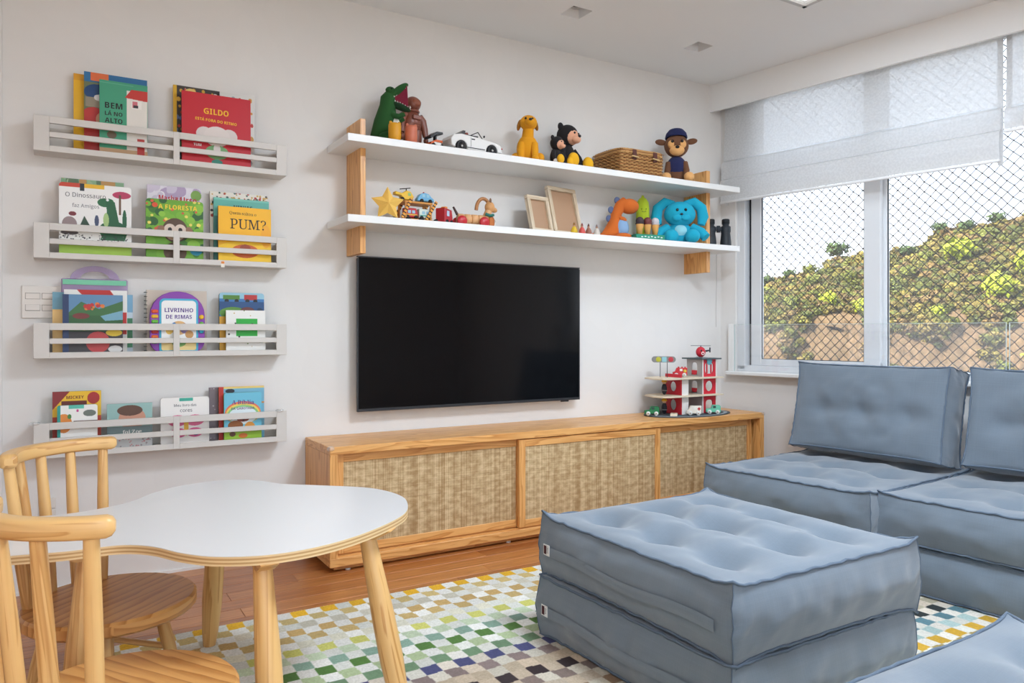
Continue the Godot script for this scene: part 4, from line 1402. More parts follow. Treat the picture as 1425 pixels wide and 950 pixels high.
	txt(b, "Quem soltou o", 0.46, 0.12, 0.07, 0.66, ink, 1.5, false, true); txt(b, "PUM?", 0.56, 0.3, 0.19, 0.68, ink, 0.0, false, true)
	var st := thing("sticker_tag", "tiny orange and white tag stuck on the rail of the second ledge", "tag", Vector3(0.602, 1.318, 0.1104))
	bx(st, "paper", Vector3(0, 0, 0), Vector3(0.015, 0.028, 0.001), col(232, 226, 214))
	bx(st, "orange_stripe", Vector3(0, 0.007, 0.0008), Vector3(0.013, 0.010, 0.0008), col(230, 140, 60))
	# ---- third ledge
	var cs := thing("clear_book_case", "see-through lilac glitter carrying case with an arched handle, third ledge", "case", Vector3(0.126, 0.942, 0.030), 0.0)
	var lil := mk(Color(0.72, 0.62, 0.78, 0.55), 0.3)
	lil.transparency = BaseMaterial3D.TRANSPARENCY_ALPHA
	bx(cs, "panel", Vector3(0, 0.155, 0), Vector3(0.235, 0.29, 0.014), lil, 0.004)
	bx(cs, "mint_strip", Vector3(0, 0.285, 0.0085), Vector3(0.225, 0.02, 0.002), col(126, 206, 168))
	var arch := []
	for i in 21:
		var t := PI * i / 20.0
		arch.append(Vector2(cos(t) * 0.088, 0.296 + sin(t) * 0.056))
	for i in 21:
		var t := PI - PI * i / 20.0
		arch.append(Vector2(cos(t) * 0.05, 0.304 + sin(t) * 0.026))
	var hd := MB.new()
	hd.prism(arch, -0.004, 0.004, Transform3D(), true)
	put(cs, "handle", hd.done(), lil)
	a = Art.new(60, 180, c8(236, 190, 110))
	a.rect(0, 0, 1, 0.28, c8(110, 160, 180)); a.ell(0.6, 0.2, 0.3, 0.08, c8(226, 176, 50)); a.rect(0, 0.3, 1, 1, c8(238, 196, 122))
	b = book("pale orange book sticking out at the left end of the third ledge", 2, -0.021, 0.10, 1.185, 0.046, 0.008, a, c8(226, 190, 130))
	txt(b, "O", 0.16, 0.55, 0.09, 0.14, col(110, 40, 30), 0.0, true, true)
	a = Art.new(120, 190, c8(238, 236, 230))
	a.poly([Vector2(0.2, 0.0), Vector2(0.72, 0.0), Vector2(0.8, 0.1), Vector2(0.3, 0.1)], c8(196, 40, 34)); a.rect(0.84, 0.35, 1, 0.7, c8(196, 44, 40))
	book("white picture book with a red wedge, behind the landscape one on the third ledge", 2, 0.018, 0.240, 1.196, 0.060, 0.01, a, c8(226, 222, 216))
	a = Art.new(120, 190, c8(200, 216, 226))
	a.rect(0.7, 0, 1, 0.3, c8(120, 170, 200)); a.rect(0.8, 0.4, 1, 0.9, c8(60, 130, 90))
	book("pale blue thin book peeping out on the third ledge", 2, 0.14, 0.262, 1.180, 0.0445, 0.006, a, c8(190, 206, 214))
	a = Art.new(200, 220, c8(96, 140, 176))
	a.poly([Vector2(0.1, 0.3), Vector2(0.3, 0.12), Vector2(0.6, 0.24), Vector2(1, 0.1), Vector2(1, 0.6), Vector2(0.1, 0.6)], c8(60, 110, 60)); a.rect(0.1, 0.35, 1, 0.62, c8(48, 96, 50)); a.poly([Vector2(1, 0.26), Vector2(0.62, 0.36), Vector2(0.7, 0.44), Vector2(1, 0.42)], c8(120, 170, 190)); a.ell(0.3, 0.36, 0.14, 0.05, c8(120, 50, 46)); a.ell(0.35, 0.55, 0.06, 0.05, c8(236, 190, 60)); a.rect(0.1, 0.62, 1, 1, c8(64, 60, 62)); a.ell(0.58, 0.8, 0.2, 0.18, c8(196, 70, 70)); a.ell(0.85, 0.64, 0.14, 0.06, c8(230, 196, 50)); a.ell(0.87, 0.92, 0.12, 0.06, c8(226, 224, 220)); a.rect(0, 0, 0.1, 1, c8(36, 58, 100)); a.dots(r, 18, 0.36, 0.15, 0.7, 0.26, 0.03, [c8(190, 40, 40), c8(220, 120, 50)])
	book("picture book with a navy spine and a green valley scene, third ledge", 2, 0.013, 0.223, 1.176, 0.078, 0.012, a, c8(36, 58, 100))
	a = Art.new(150, 170, c8(206, 192, 176))
	b = book("spiral-bound beige notebook with a green edge, behind the purple book on the third ledge", 2, 0.312, 0.548, 1.203, 0.042, 0.01, a, c8(60, 120, 96))
	var sp := MB.new()
	for i in 15:
		var y: float = (b[2] as float) * (0.04 + 0.92 * i / 14.0)
		var ring := []
		for k in 10:
			var t := TAU * k / 10.0
			ring.append(Vector3(-(b[1] as float) / 2 - 0.002 + cos(t) * 0.006, y, sin(t) * 0.008))
		sp.tube(ring, 0.0012, 5, false, true)
	var wire := put(b[3], "spiral_wire", sp.done(), col(40, 40, 44))
	wire.set_meta("kind", "stuff")
	# purple arched board book with coloured rings
	var pb := thing("arched_board_book", "purple arched board book with a row of coloured rings, third ledge", "book", Vector3(0.428, 0.941, 0.076), 0.0)
	var rr := func(w: float, h: float, rad: float) -> Array:
		var o := []
		for q in [[w / 2 - rad, h - rad, 0.0], [-w / 2 + rad, h - rad, 90.0], [-w / 2 + rad * 0.5, rad * 0.5, 180.0], [w / 2 - rad * 0.5, rad * 0.5, 270.0]]:
			var ra := rad if q[2] < 100.0 else rad * 0.5
			for i in 7:
				var t := deg_to_rad(q[2] + i * 15.0)
				o.append(Vector2(q[0] + cos(t) * ra, q[1] + sin(t) * ra))
		return o
	pr(pb, "purple_cover", rr.call(0.212, 0.256, 0.10), -0.012, 0.010, col(140, 70, 170), Transform3D(), false, 0.002)
	pr(pb, "aqua_rim", rr.call(0.150, 0.222, 0.02), 0.0095, 0.0125, col(70, 176, 206), at(Vector3(0.004, 0.004, 0)))
	a = Art.new(140, 200, c8(244, 243, 240))
	a.ell(0.5, 0.55, 0.25, 0.14, c8(226, 180, 120)); a.ell(0.36, 0.5, 0.07, 0.06, c8(50, 120, 190)); a.ell(0.66, 0.56, 0.13, 0.1, c8(130, 110, 160)); a.ell(0.8, 0.68, 0.12, 0.08, c8(200, 150, 90)); a.ell(0.22, 0.6, 0.1, 0.08, c8(240, 200, 90)); a.rect(0, 0.8, 1, 1, c8(236, 210, 140)); a.ell(0.5, 0.85, 0.2, 0.08, c8(120, 170, 90))
	var pg := MB.new()
	pg.prism(rr.call(0.134, 0.208, 0.016), 0.012, 0.0135)
	var page := put(pb, "white_panel", pg.done(), a.mat(), at(Vector3(0.004, 0.010, 0)))
	lettering(page, "LIVRINHO", 0.017, 0.11, Vector3(0, 0.168, 0.0138), col(90, 60, 140), true)
	lettering(page, "DE RIMAS", 0.017, 0.10, Vector3(0, 0.140, 0.0138), col(90, 60, 140), true)
	var ringc := [[226, 90, 50], [240, 190, 50], [110, 190, 70], [60, 180, 210], [200, 60, 60], [230, 110, 50], [90, 180, 80]]
	for i in 7:
		var c: Array = ringc[i]
		bx(pb, "ring", Vector3(-0.088, 0.172 - i * 0.021, 0.009), Vector3(0.026, 0.015, 0.012), col(c[0], c[1], c[2]), 0.004)
	for i in 3:
		el(pb, "bead", Vector3(0.092, 0.15 - i * 0.03, 0.012), Vector3(0.010, 0.010, 0.006), col(ringc[(i + 1) % 7][0], ringc[(i + 1) % 7][1], ringc[(i + 1) % 7][2]), Vector3.ZERO, 8, 10)
	a = Art.new(150, 200, c8(60, 120, 180))
	a.rect(0, 0, 1, 0.1, c8(150, 196, 214)); a.rect(0.08, 0.04, 0.45, 0.12, c8(80, 130, 50)); a.rect(0.55, 0.03, 0.85, 0.12, c8(186, 50, 50)); a.ell(0.16, 0.14, 0.05, 0.035, c8(30, 30, 30)); a.ell(0.38, 0.14, 0.05, 0.035, c8(30, 30, 30)); a.ell(0.62, 0.14, 0.05, 0.035, c8(30, 30, 30)); a.ell(0.8, 0.14, 0.05, 0.035, c8(30, 30, 30)); a.rect(0, 0.15, 1, 0.3, c8(40, 80, 130)); a.ell(0.3, 0.34, 0.3, 0.1, c8(96, 150, 60)); a.ell(0.62, 0.3, 0.16, 0.06, c8(110, 60, 60)); a.ell(0.9, 0.3, 0.07, 0.05, c8(40, 60, 90)); a.rect(0, 0.4, 0.16, 1, c8(226, 170, 50))
	book("blue board book with toy vehicles along its top, right end of the third ledge", 2, 0.598, 0.787, 1.199, 0.050, 0.016, a, c8(40, 90, 60), 0.012)
	a = Art.new(130, 160, c8(238, 236, 230))
	a.rect(0.26, 0.2, 0.8, 0.62, c8(40, 170, 60)); a.dots(r, 12, 0.0, 0.0, 1.0, 0.95, 0.02, [c8(60, 56, 50), c8(110, 140, 60), c8(190, 150, 60)])
	b = book("small white book with a bright green label, right end of the third ledge", 2, 0.620, 0.786, 1.122, 0.080, 0.010, a, c8(200, 170, 100))
	# ---- lowest ledge
	a = Art.new(150, 200, c8(240, 190, 40))
	a.poly([Vector2(0, 0), Vector2(0.35, 0.0), Vector2(0.0, 0.3)], c8(140, 40, 40)); a.ell(0.84, 0.12, 0.13, 0.1, c8(170, 40, 36)); a.rect(0.18, 0.16, 0.7, 0.3, c8(110, 40, 30)); a.rect(0, 0.42, 1, 1, c8(190, 60, 40))
	b = book("yellow and red picture book behind the bears, left end of the lowest ledge", 3, -0.021, 0.147, 0.792, 0.045, 0.014, a, c8(20, 90, 30))
	txt(b, "MICKEY", 0.46, 0.1, 0.055, 0.36, col(120, 40, 20))
	a = Art.new(150, 170, c8(240, 238, 232))
	a.rect(0.28, 0.0, 0.66, 0.08, c8(90, 190, 170)); a.ell(0.16, 0.38, 0.2, 0.2, c8(226, 140, 60)); a.rect(0.4, 0.34, 1, 0.5, c8(96, 50, 40)); a.ell(0.8, 0.18, 0.16, 0.07, c8(110, 120, 110)); a.ell(0.3, 0.24, 0.05, 0.05, c8(70, 130, 60)); a.ell(0.2, 0.85, 0.24, 0.14, c8(222, 138, 66)); a.ell(0.75, 0.86, 0.22, 0.12, c8(206, 110, 60)); a.rect(0, 0, 0.08, 1, c8(40, 150, 140)); a.ell(0.5, 0.12, 0.03, 0.03, c8(190, 60, 130))
	book("small white board book with orange bears, left end of the lowest ledge", 3, -0.005, 0.133, 0.740, 0.078, 0.016, a, c8(40, 150, 140), 0.008)
	a = Art.new(150, 170, c8(150, 186, 180))
	a.ell(0.55, 0.34, 0.3, 0.24, c8(206, 150, 124)); a.ell(0.5, 0.16, 0.28, 0.12, c8(96, 66, 50)); a.ell(0.85, 0.44, 0.1, 0.06, c8(216, 160, 136)); a.rect(0, 0.52, 1, 0.74, c8(120, 140, 140)); a.rect(0, 0.74, 1, 1, c8(206, 206, 204)); a.dots(r, 40, 0, 0.78, 1, 1, 0.018, [c8(160, 150, 150), c8(206, 140, 140)])
	b = book("grey-green book with a photograph of a sleeping baby, lowest ledge", 3, 0.167, 0.333, 0.736, 0.062, 0.010, a, c8(140, 120, 110))
	txt(b, "foi Zoe", 0.55, 0.64, 0.09, 0.42, white, 0.0, true, true)
	a = Art.new(150, 180, c8(240, 236, 230))
	a.rect(0.38, 0.02, 0.66, 0.09, c8(60, 170, 150)); a.ell(0.34, 0.5, 0.2, 0.12, c8(226, 110, 150)); a.ell(0.7, 0.5, 0.2, 0.12, c8(226, 110, 150)); a.ell(0.36, 0.76, 0.17, 0.1, c8(216, 90, 140)); a.ell(0.7, 0.76, 0.17, 0.1, c8(216, 90, 140)); a.ell(0.3, 0.48, 0.07, 0.05, c8(120, 70, 150)); a.ell(0.74, 0.48, 0.07, 0.05, c8(120, 70, 150)); a.ell(0.34, 0.78, 0.06, 0.05, c8(60, 60, 130)); a.ell(0.72, 0.78, 0.06, 0.05, c8(60, 60, 130)); a.ell(0.52, 0.62, 0.05, 0.2, c8(230, 180, 60))
	b = book("white board book with a pink butterfly, lowest ledge", 3, 0.364, 0.554, 0.752, 0.062, 0.016, a, c8(190, 180, 170), 0.01)
	txt(b, "Meu livro das", 0.5, 0.17, 0.06, 0.66, col(40, 40, 60), 0.0, false); txt(b, "cores", 0.52, 0.29, 0.06, 0.32, col(40, 40, 60), 0.0, false)
	a = Art.new(60, 190, c8(120, 108, 112))
	a.dots(r, 20, 0, 0, 1, 1, 0.04, [c8(190, 180, 180), c8(150, 140, 146)])
	book("grey speckled book at the back of the lowest ledge", 3, 0.560, 0.660, 0.786, 0.030, 0.010, a, c8(110, 98, 104))
	a = Art.new(150, 190, c8(120, 180, 206))
	a.rect(0, 0, 0.1, 1, c8(196, 50, 40)); a.rect(0.1, 0, 1, 0.04, c8(236, 206, 120)); a.ell(0.24, 0.08, 0.1, 0.04, c8(40, 40, 50)); a.rect(0.1, 0.3, 1, 0.33, c8(230, 140, 50))
	book("pale blue picture book with an orange back, behind the rainbow one on the lowest ledge", 3, 0.596, 0.787, 0.788, 0.052, 0.012, a, c8(226, 130, 40))
	a = Art.new(150, 200, c8(110, 190, 214))
	a.ell(0.5, 0.42, 0.48, 0.24, c8(230, 120, 90)); a.ell(0.5, 0.44, 0.45, 0.22, c8(240, 206, 90)); a.ell(0.5, 0.46, 0.42, 0.2, c8(140, 200, 130)); a.ell(0.5, 0.48, 0.38, 0.18, c8(226, 236, 238)); a.rect(0, 0.8, 1, 1, c8(150, 190, 50)); a.ell(0.3, 0.68, 0.2, 0.1, c8(150, 90, 40)); a.ell(0.68, 0.72, 0.14, 0.1, c8(220, 150, 60)); a.ell(0.5, 0.9, 0.12, 0.05, c8(206, 110, 40)); a.ell(0.22, 0.86, 0.08, 0.05, c8(96, 60, 40)); a.ell(0.5, 0.56, 0.16, 0.05, c8(140, 60, 40)); a.dots(r, 8, 0.1, 0.4, 0.9, 0.6, 0.02, [c8(50, 40, 40)])
	b = book("pale blue board book with a rainbow over animals, right end of the lowest ledge", 3, 0.612, 0.769, 0.763, 0.078, 0.016, a, c8(90, 150, 60), 0.008)
	txt(b, "A Bíblia", 0.5, 0.2, 0.09, 0.6, col(90, 60, 130), 2.0, true, true); txt(b, "DA GAROTADA", 0.5, 0.33, 0.05, 0.62, col(110, 60, 110))


func book(label: String, ledge: int, x0: float, x1: float, ytop: float, z: float, thick: float, art: Art, edge: Color, round := 0.0) -> Array:
	var y0: float = [1.737, 1.326, 0.940, 0.555][ledge]
	var w := x1 - x0
	var h := ytop - y0
	var t := thing("picture_book", label, "book", Vector3((x0 + x1) / 2, y0, z))
	var lean := at(Vector3.ZERO, Vector3(-1.2, 0, 0))
	var em := mk(edge, 0.55)
	var print_: MeshInstance3D
	if round > 0.0:
		var poly := []
		for q in [[1, 1, 0.0], [-1, 1, 90.0], [-1, -1, 180.0], [1, -1, 270.0]]:
			for i in 5:
				var a := deg_to_rad(q[2] + i * 22.5)
				poly.append(Vector2(q[0] * (w / 2 - round) + cos(a) * round, h / 2 + q[1] * (h / 2 - round) + sin(a) * round))
		pr(t, "board_pages", poly, -thick / 2, thick / 2, em, lean, false, 0.001)
		var b := MB.new()
		b.prism(poly, thick / 2, thick / 2 + 0.0008)
		print_ = put(t, "cover_print", b.done(), art.mat(), lean)
	else:
		bx(t, "pages", Vector3(0.001, h / 2, 0), Vector3(w - 0.006, h - 0.006, thick - 0.003), col(236, 230, 218), 0.0, -1, lean)
		bx(t, "front_cover", Vector3(0, h / 2, thick / 2 - 0.0008), Vector3(w, h, 0.0016), em, 0.0, -1, lean)
		bx(t, "back_cover", Vector3(0, h / 2, -thick / 2 + 0.0008), Vector3(w, h, 0.0016), em, 0.0, -1, lean)
		bx(t, "spine", Vector3(-w / 2 + 0.0008, h / 2, 0), Vector3(0.0016, h, thick), em, 0.0, -1, lean)
		var b := MB.new()
		b.prism([Vector2(-w / 2, 0), Vector2(w / 2, 0), Vector2(w / 2, h), Vector2(-w / 2, h)], thick / 2, thick / 2 + 0.0006)
		print_ = put(t, "cover_print", b.done(), art.mat(), lean)
	return [print_, w, h, t, thick]


func txt(b: Array, words: String, cx: float, cy: float, hh: float, ww: float, m: Material, tilt := 0.0, bold := true, serif := false):
	var w: float = b[1]
	var h: float = b[2]
	lettering(b[0], words, hh * h, ww * w, Vector3((cx - 0.5) * w, (1.0 - cy) * h, (b[4] as float) / 2 + 0.0010), m, bold, serif, Transform3D(), -tilt)


func wall_plates():
	var m := mk(Color8(228, 222, 214), 0.4)
	var s := thing("light_switch_plate", "wide off-white switch plate with two rows of keys behind the third ledge's books", "switch", Vector3(-0.035, 1.146, 0.0))
	bx(s, "plate", Vector3(0, 0, 0.004), Vector3(0.178, 0.128, 0.008), m, 0.002)
	for i in 3:
		for j in 2:
			bx(s, "rocker_gap_shade", Vector3(-0.052 + i * 0.055, 0.023 - j * 0.046, 0.0078), Vector3(0.0505, 0.0245, 0.0006), col(128, 118, 110))  # dark slab behind each key, gap shade put into its colour
			bx(s, "rocker", Vector3(-0.052 + i * 0.055, 0.023 - j * 0.046, 0.0085), Vector3(0.048, 0.022, 0.003), m, 0.001, -1, at(Vector3.ZERO, Vector3(-3.0 if (i + j) % 2 else 3.0, 0, 0)))
	for k in 2:
		var o := thing("wall_socket", ["small white wall socket behind the chair spindles, upper of two", "small white wall socket behind the chair spindles, lower of two"][k], "socket", Vector3(-0.038, 0.349 - k * 0.046, 0.0), 0.0, "sockets behind the chair")
		bx(o, "plate", Vector3(0, 0, 0.004), Vector3(0.058, 0.042, 0.008), m, 0.002)
		for x in [-0.009, 0.0, 0.009]:
			la(o, "hole", [Vector2(0, 0.0), Vector2(0.003, 0.0), Vector2(0.003, 0.001), Vector2(0, 0.001)], col(120, 80, 70), at(Vector3(x, 0, 0.0078), Vector3(90, 0, 0)), 8)


func eyes(parent: Node, c: Vector3, gap: float, r: float, dir := Vector3(0, 0, 1), m: Material = null):
	var side := Vector3.UP.cross(dir).normalized() * gap * 0.5
	for s in [-1.0, 1.0]:
		el(parent, "eye", c + side * s, Vector3(r, r, r), m if m else col(20, 18, 18, 0.2), Vector3.ZERO, 8, 10)


func shelf_toys_upper():
	var Y := 1.9046
	# green dinosaur plush, mouth wide open
	var t := thing("dinosaur_plush", "green plush dinosaur with its toothy mouth wide open, on the upper shelf", "plush toy", Vector3(1.335, Y, 0.15), deg_to_rad(-22))
	var green := plush(34, 84, 36)
	var dark := plush(24, 58, 28)
	tb(t, "body", [Vector3(-0.105, 0.012, -0.02), Vector3(-0.07, 0.03, -0.01), Vector3(-0.025, 0.06, 0), Vector3(-0.01, 0.11, 0), Vector3(-0.004, 0.155, 0), Vector3(0.0, 0.19, 0), Vector3(0.004, 0.225, 0), Vector3(0.014, 0.245, 0)], [0.006, 0.022, 0.056, 0.055, 0.046, 0.038, 0.038, 0.028], green, 16)
	el(t, "belly", Vector3(0.022, 0.085, 0.004), Vector3(0.04, 0.066, 0.038), plush(232, 230, 220))
	el(t, "upper_jaw", Vector3(0.048, 0.262, 0), Vector3(0.062, 0.020, 0.034), green, Vector3(0, 0, 40))
	el(t, "lower_jaw", Vector3(0.056, 0.192, 0), Vector3(0.056, 0.016, 0.030), dark, Vector3(0, 0, -20))
	pr(t, "mouth_lining", [Vector2(0.012, 0.222), Vector2(0.098, 0.290), Vector2(0.104, 0.184)].map(func(p): return p * Vector2(0.93, 1.0)), -0.018, 0.018, plush(124, 28, 52))
	var teeth := MB.new()
	for i in 8:
		var f := i / 7.0
		for z in [-0.024, 0.024]:
			var p := Vector3(0.022, 0.226, z * (1.0 - 0.3 * f)).lerp(Vector3(0.092, 0.284, z * 0.6), f)
			teeth.lathe([Vector2(0.0045, 0), Vector2(0, 0.011)], 6, at(p, Vector3(0, 0, 150)))
			p = Vector3(0.024, 0.212, z * (1.0 - 0.3 * f)).lerp(Vector3(0.106, 0.184, z * 0.6), f)
			teeth.lathe([Vector2(0.0045, 0), Vector2(0, 0.011)], 6, at(p, Vector3(0, 0, 10)))
	var th := put(t, "teeth", teeth.done(), plush(240, 238, 230))
	th.set_meta("kind", "stuff")
	for z in [-0.044, 0.044]:
		tb(t, "arm", [Vector3(0.02, 0.14, z * 0.8), Vector3(0.052, 0.132, z), Vector3(0.078, 0.146, z * 0.9)], [0.013, 0.013, 0.010], green, 10)
		el(t, "leg", Vector3(0.008, 0.03, z * 1.15), Vector3(0.05, 0.030, 0.024), green)
	for z in [-0.02, 0.02]:
		el(t, "brow", Vector3(0.012, 0.262, z), Vector3(0.022, 0.016, 0.014), green)
	eyes(t, Vector3(0.018, 0.266, 0.0), 0.062, 0.005, Vector3(1, 0, 0))
	# brown astronaut figure
	t = thing("astronaut_figure", "glazed brown astronaut figurine standing behind two small cups", "figurine", Vector3(1.487, Y, 0.09), deg_to_rad(14))
	var br := mk(Color8(132, 74, 56), 0.32)
	el(t, "helmet", Vector3(0, 0.238, 0.004), Vector3(0.040, 0.037, 0.040), br)
	el(t, "visor", Vector3(0.002, 0.240, 0.018), Vector3(0.032, 0.026, 0.030), mk(Color8(146, 84, 62), 0.15))
	la(t, "collar", [Vector2(0.0, 0.196), Vector2(0.036, 0.198), Vector2(0.036, 0.206), Vector2(0.0, 0.208)], br, Transform3D(), 20)
	el(t, "torso", Vector3(0, 0.148, 0), Vector3(0.050, 0.062, 0.036), br)
	bx(t, "backpack", Vector3(0, 0.165, -0.034), Vector3(0.066, 0.086, 0.03), br, 0.008)
	bx(t, "chest_pack", Vector3(0, 0.168, 0.034), Vector3(0.05, 0.024, 0.016), br, 0.004)
	for q in [[0.118, 0.047], [0.14, 0.05]]:
		la(t, "belt", [Vector2(q[1] - 0.004, q[0] - 0.005), Vector2(q[1] + 0.001, q[0]), Vector2(q[1] - 0.004, q[0] + 0.005)], br, Transform3D(Basis.from_scale(Vector3(1, 1, 0.76)), Vector3.ZERO), 20)
	for s in [-1.0, 1.0]:
		tb(t, "arm", [Vector3(s * 0.042, 0.186, 0), Vector3(s * 0.062, 0.165, 0), Vector3(s * 0.070, 0.125, 0.006), Vector3(s * 0.074, 0.088, 0.012)], [0.018, 0.021, 0.018, 0.014], br, 12)
		el(t, "glove", Vector3(s * 0.074, 0.07, 0.014), Vector3(0.012, 0.018, 0.012), br)
		tb(t, "leg", [Vector3(s * 0.024, 0.11, 0), Vector3(s * 0.027, 0.07, 0.002), Vector3(s * 0.028, 0.02, 0)], [0.028, 0.024, 0.02], br, 12)
		el(t, "boot", Vector3(s * 0.029, 0.012, 0.008), Vector3(0.021, 0.0118, 0.03), br)
	# two animal cups
	for q in [[1.327, 222, 156, 24, "yellow toy cup with two small ears, in front of the plush dinosaur"], [1.408, 202, 112, 82, "terracotta toy cup with two small ears, in front of the brown astronaut"]]:
		t = thing("eared_cup", q[4], "cup", Vector3(q[0], Y, 0.258), 0.0, "eared cups on the upper shelf")
		var m := mk(Color8(q[1], q[2], q[3]), 0.5)
		la(t, "cup_body", [Vector2(0, 0), Vector2(0.024, 0), Vector2(0.028, 0.003), Vector2(0.0295, 0.03), Vector2(0.0295, 0.072), Vector2(0.027, 0.08), Vector2(0.02, 0.083), Vector2(0, 0.083)], m, Transform3D(), 24)
		for s in [-1.0, 1.0]:
			el(t, "ear", Vector3(s * 0.021, 0.083, 0.004), Vector3(0.008, 0.009, 0.005), m, Vector3.ZERO, 8, 10)
	# small brick-built racer with a black wing
	t = thing("toy_racer", "small black and orange brick-built toy with a raised wing, left of the white car", "toy car", Vector3(1.558, Y, 0.19), deg_to_rad(12))
	bx(t, "chassis", Vector3(0, 0.018, 0), Vector3(0.07, 0.012, 0.05), col(30, 30, 32, 0.3), 0.002)
	pr(t, "orange_cowl", [Vector2(-0.036, 0.022), Vector2(-0.03, 0.036), Vector2(0.0, 0.05), Vector2(0.036, 0.05), Vector2(0.036, 0.04), Vector2(0.004, 0.04), Vector2(-0.02, 0.026)], -0.02, 0.02, col(222, 96, 34, 0.3))
	pr(t, "wing", [Vector2(-0.044, 0.058), Vector2(0.0, 0.088), Vector2(0.034, 0.09), Vector2(0.036, 0.08), Vector2(0.002, 0.074), Vector2(-0.036, 0.05)], -0.026, 0.026, col(24, 24, 26, 0.3), Transform3D(), false, 0.002)
	bx(t, "wing_stay", Vector3(0.005, 0.062, 0), Vector3(0.008, 0.03, 0.02), col(60, 60, 64, 0.3))
	bx(t, "white_block", Vector3(0.005, 0.03, 0.018), Vector3(0.04, 0.014, 0.012), col(230, 228, 222, 0.3), 0.001)
	for x in [-0.026, 0.026]:
		for z in [-0.028, 0.028]:
			la(t, "wheel", [Vector2(0, -0.006), Vector2(0.013, -0.006), Vector2(0.014, 0), Vector2(0.013, 0.006), Vector2(0, 0.006)], M.black, at(Vector3(x, 0.014, z), Vector3(90, 0, 0)), 14)
	white_car(Vector3(1.768, Y, 0.175))
	# seated yellow plush dog
	t = thing("yellow_dog_plush", "yellow plush dog sitting upright beside the dark plush pair", "plush toy", Vector3(2.105, Y, 0.17), deg_to_rad(-30))
	var y := plush(228, 156, 22)
	el(t, "body", Vector3(0, 0.075, 0), Vector3(0.058, 0.08, 0.05), y)
	tb(t, "neck", [Vector3(0, 0.13, 0), Vector3(0.004, 0.185, 0.01)], [0.032, 0.028], y, 12)
	el(t, "head", Vector3(0.004, 0.212, 0.014), Vector3(0.046, 0.040, 0.046), y)
	el(t, "muzzle", Vector3(0.010, 0.202, 0.058), Vector3(0.026, 0.020, 0.032), y)
	el(t, "nose", Vector3(0.012, 0.212, 0.088), Vector3(0.009, 0.007, 0.007), col(30, 26, 26))
	for s in [-1.0, 1.0]:
		el(t, "ear", Vector3(s * 0.044, 0.205, 0.0), Vector3(0.011, 0.03, 0.018), plush(150, 98, 24), Vector3(0, 0, s * 14))
		tb(t, "front_leg", [Vector3(s * 0.034, 0.1, 0.03), Vector3(s * 0.036, 0.05, 0.05), Vector3(s * 0.036, 0.017, 0.058)], [0.02, 0.019, 0.016], y, 12)
		el(t, "front_paw", Vector3(s * 0.037, 0.015, 0.068), Vector3(0.02, 0.0148, 0.028), y)
		el(t, "hind_leg", Vector3(s * 0.062, 0.028, 0.012), Vector3(0.026, 0.0275, 0.048), y)
	eyes(t, Vector3(0.006, 0.226, 0.052), 0.036, 0.006, Vector3(0.2, 0, 1))
	# pair of dark plush bears, the small one in the lap of the big one
	for q in [[2.385, 0.12, 1.0, "large dark plush bear with tan face and yellow feet, sitting beside the basket"], [2.262, 0.205, 0.62, "small dark plush bear with tan face, sitting in front of the large dark one"]]:
		t = thing("dark_bear_plush", q[3], "plush toy", Vector3(q[0], Y, q[1]), deg_to_rad(20), "dark plush bears")
		var k: float = q[2]
		var dk := plush(30, 28, 30)
		var tan := plush(226, 168, 136)
		var ye := plush(238, 178, 30)
		el(t, "body", Vector3(0, 0.075, 0) * k, Vector3(0.06, 0.08, 0.05) * k, dk)
		el(t, "head", Vector3(0, 0.195, 0.01) * k, Vector3(0.064, 0.06, 0.058) * k, dk)
		el(t, "face", Vector3(0, 0.186, 0.036) * k, Vector3(0.05, 0.044, 0.038) * k, tan)
		el(t, "muzzle", Vector3(0, 0.168, 0.066) * k, Vector3(0.032, 0.022, 0.026) * k, tan)
		el(t, "nose", Vector3(0, 0.182, 0.09) * k, Vector3(0.011, 0.008, 0.008) * k, col(24, 20, 20))
		for s in [-1.0, 1.0]:
			el(t, "ear", Vector3(s * 0.05, 0.238, 0.0) * k, Vector3(0.022, 0.022, 0.012) * k, dk)
			tb(t, "arm", [Vector3(s * 0.05, 0.12, 0.01) * k, Vector3(s * 0.08, 0.08, 0.03) * k, Vector3(s * 0.082, 0.04, 0.05) * k], [0.02 * k, 0.018 * k, 0.016 * k], dk, 10)
			el(t, "paw", Vector3(s * 0.083, 0.027, 0.056) * k, Vector3(0.02, 0.02, 0.02) * k, plush(232, 230, 226))
			tb(t, "leg", [Vector3(s * 0.03, 0.03, 0.03) * k, Vector3(s * 0.06, 0.027, 0.075) * k], [0.026 * k, 0.024 * k], dk, 10)
			el(t, "foot", Vector3(s * 0.07, 0.04, 0.098) * k, Vector3(0.036, 0.0395, 0.028) * k, ye)
		eyes(t, Vector3(0, 0.2, 0.07) * k, 0.036 * k, 0.006 * k)
	basket(Vector3(2.652, Y, 0.262))
	# brown plush puppy in a plain navy vest and cap
	t = thing("puppy_plush", "brown and tan plush puppy with plain navy vest and cap, upper shelf", "plush toy", Vector3(3.15, Y, 0.17), deg_to_rad(-38))
	var bro := plush(112, 74, 50)
	var ta := plush(232, 176, 112)
	var nv := plush(34, 40, 84)
	el(t, "body", Vector3(0, 0.085, 0), Vector3(0.062, 0.085, 0.052), bro)
	el(t, "vest", Vector3(0, 0.1, 0.008), Vector3(0.06, 0.064, 0.052), nv)
	el(t, "head", Vector3(0, 0.225, 0.01), Vector3(0.072, 0.068, 0.06), bro)
	el(t, "muzzle", Vector3(0, 0.192, 0.046), Vector3(0.044, 0.032, 0.034), ta)
	el(t, "nose", Vector3(0, 0.204, 0.08), Vector3(0.012, 0.009, 0.009), col(24, 20, 20))
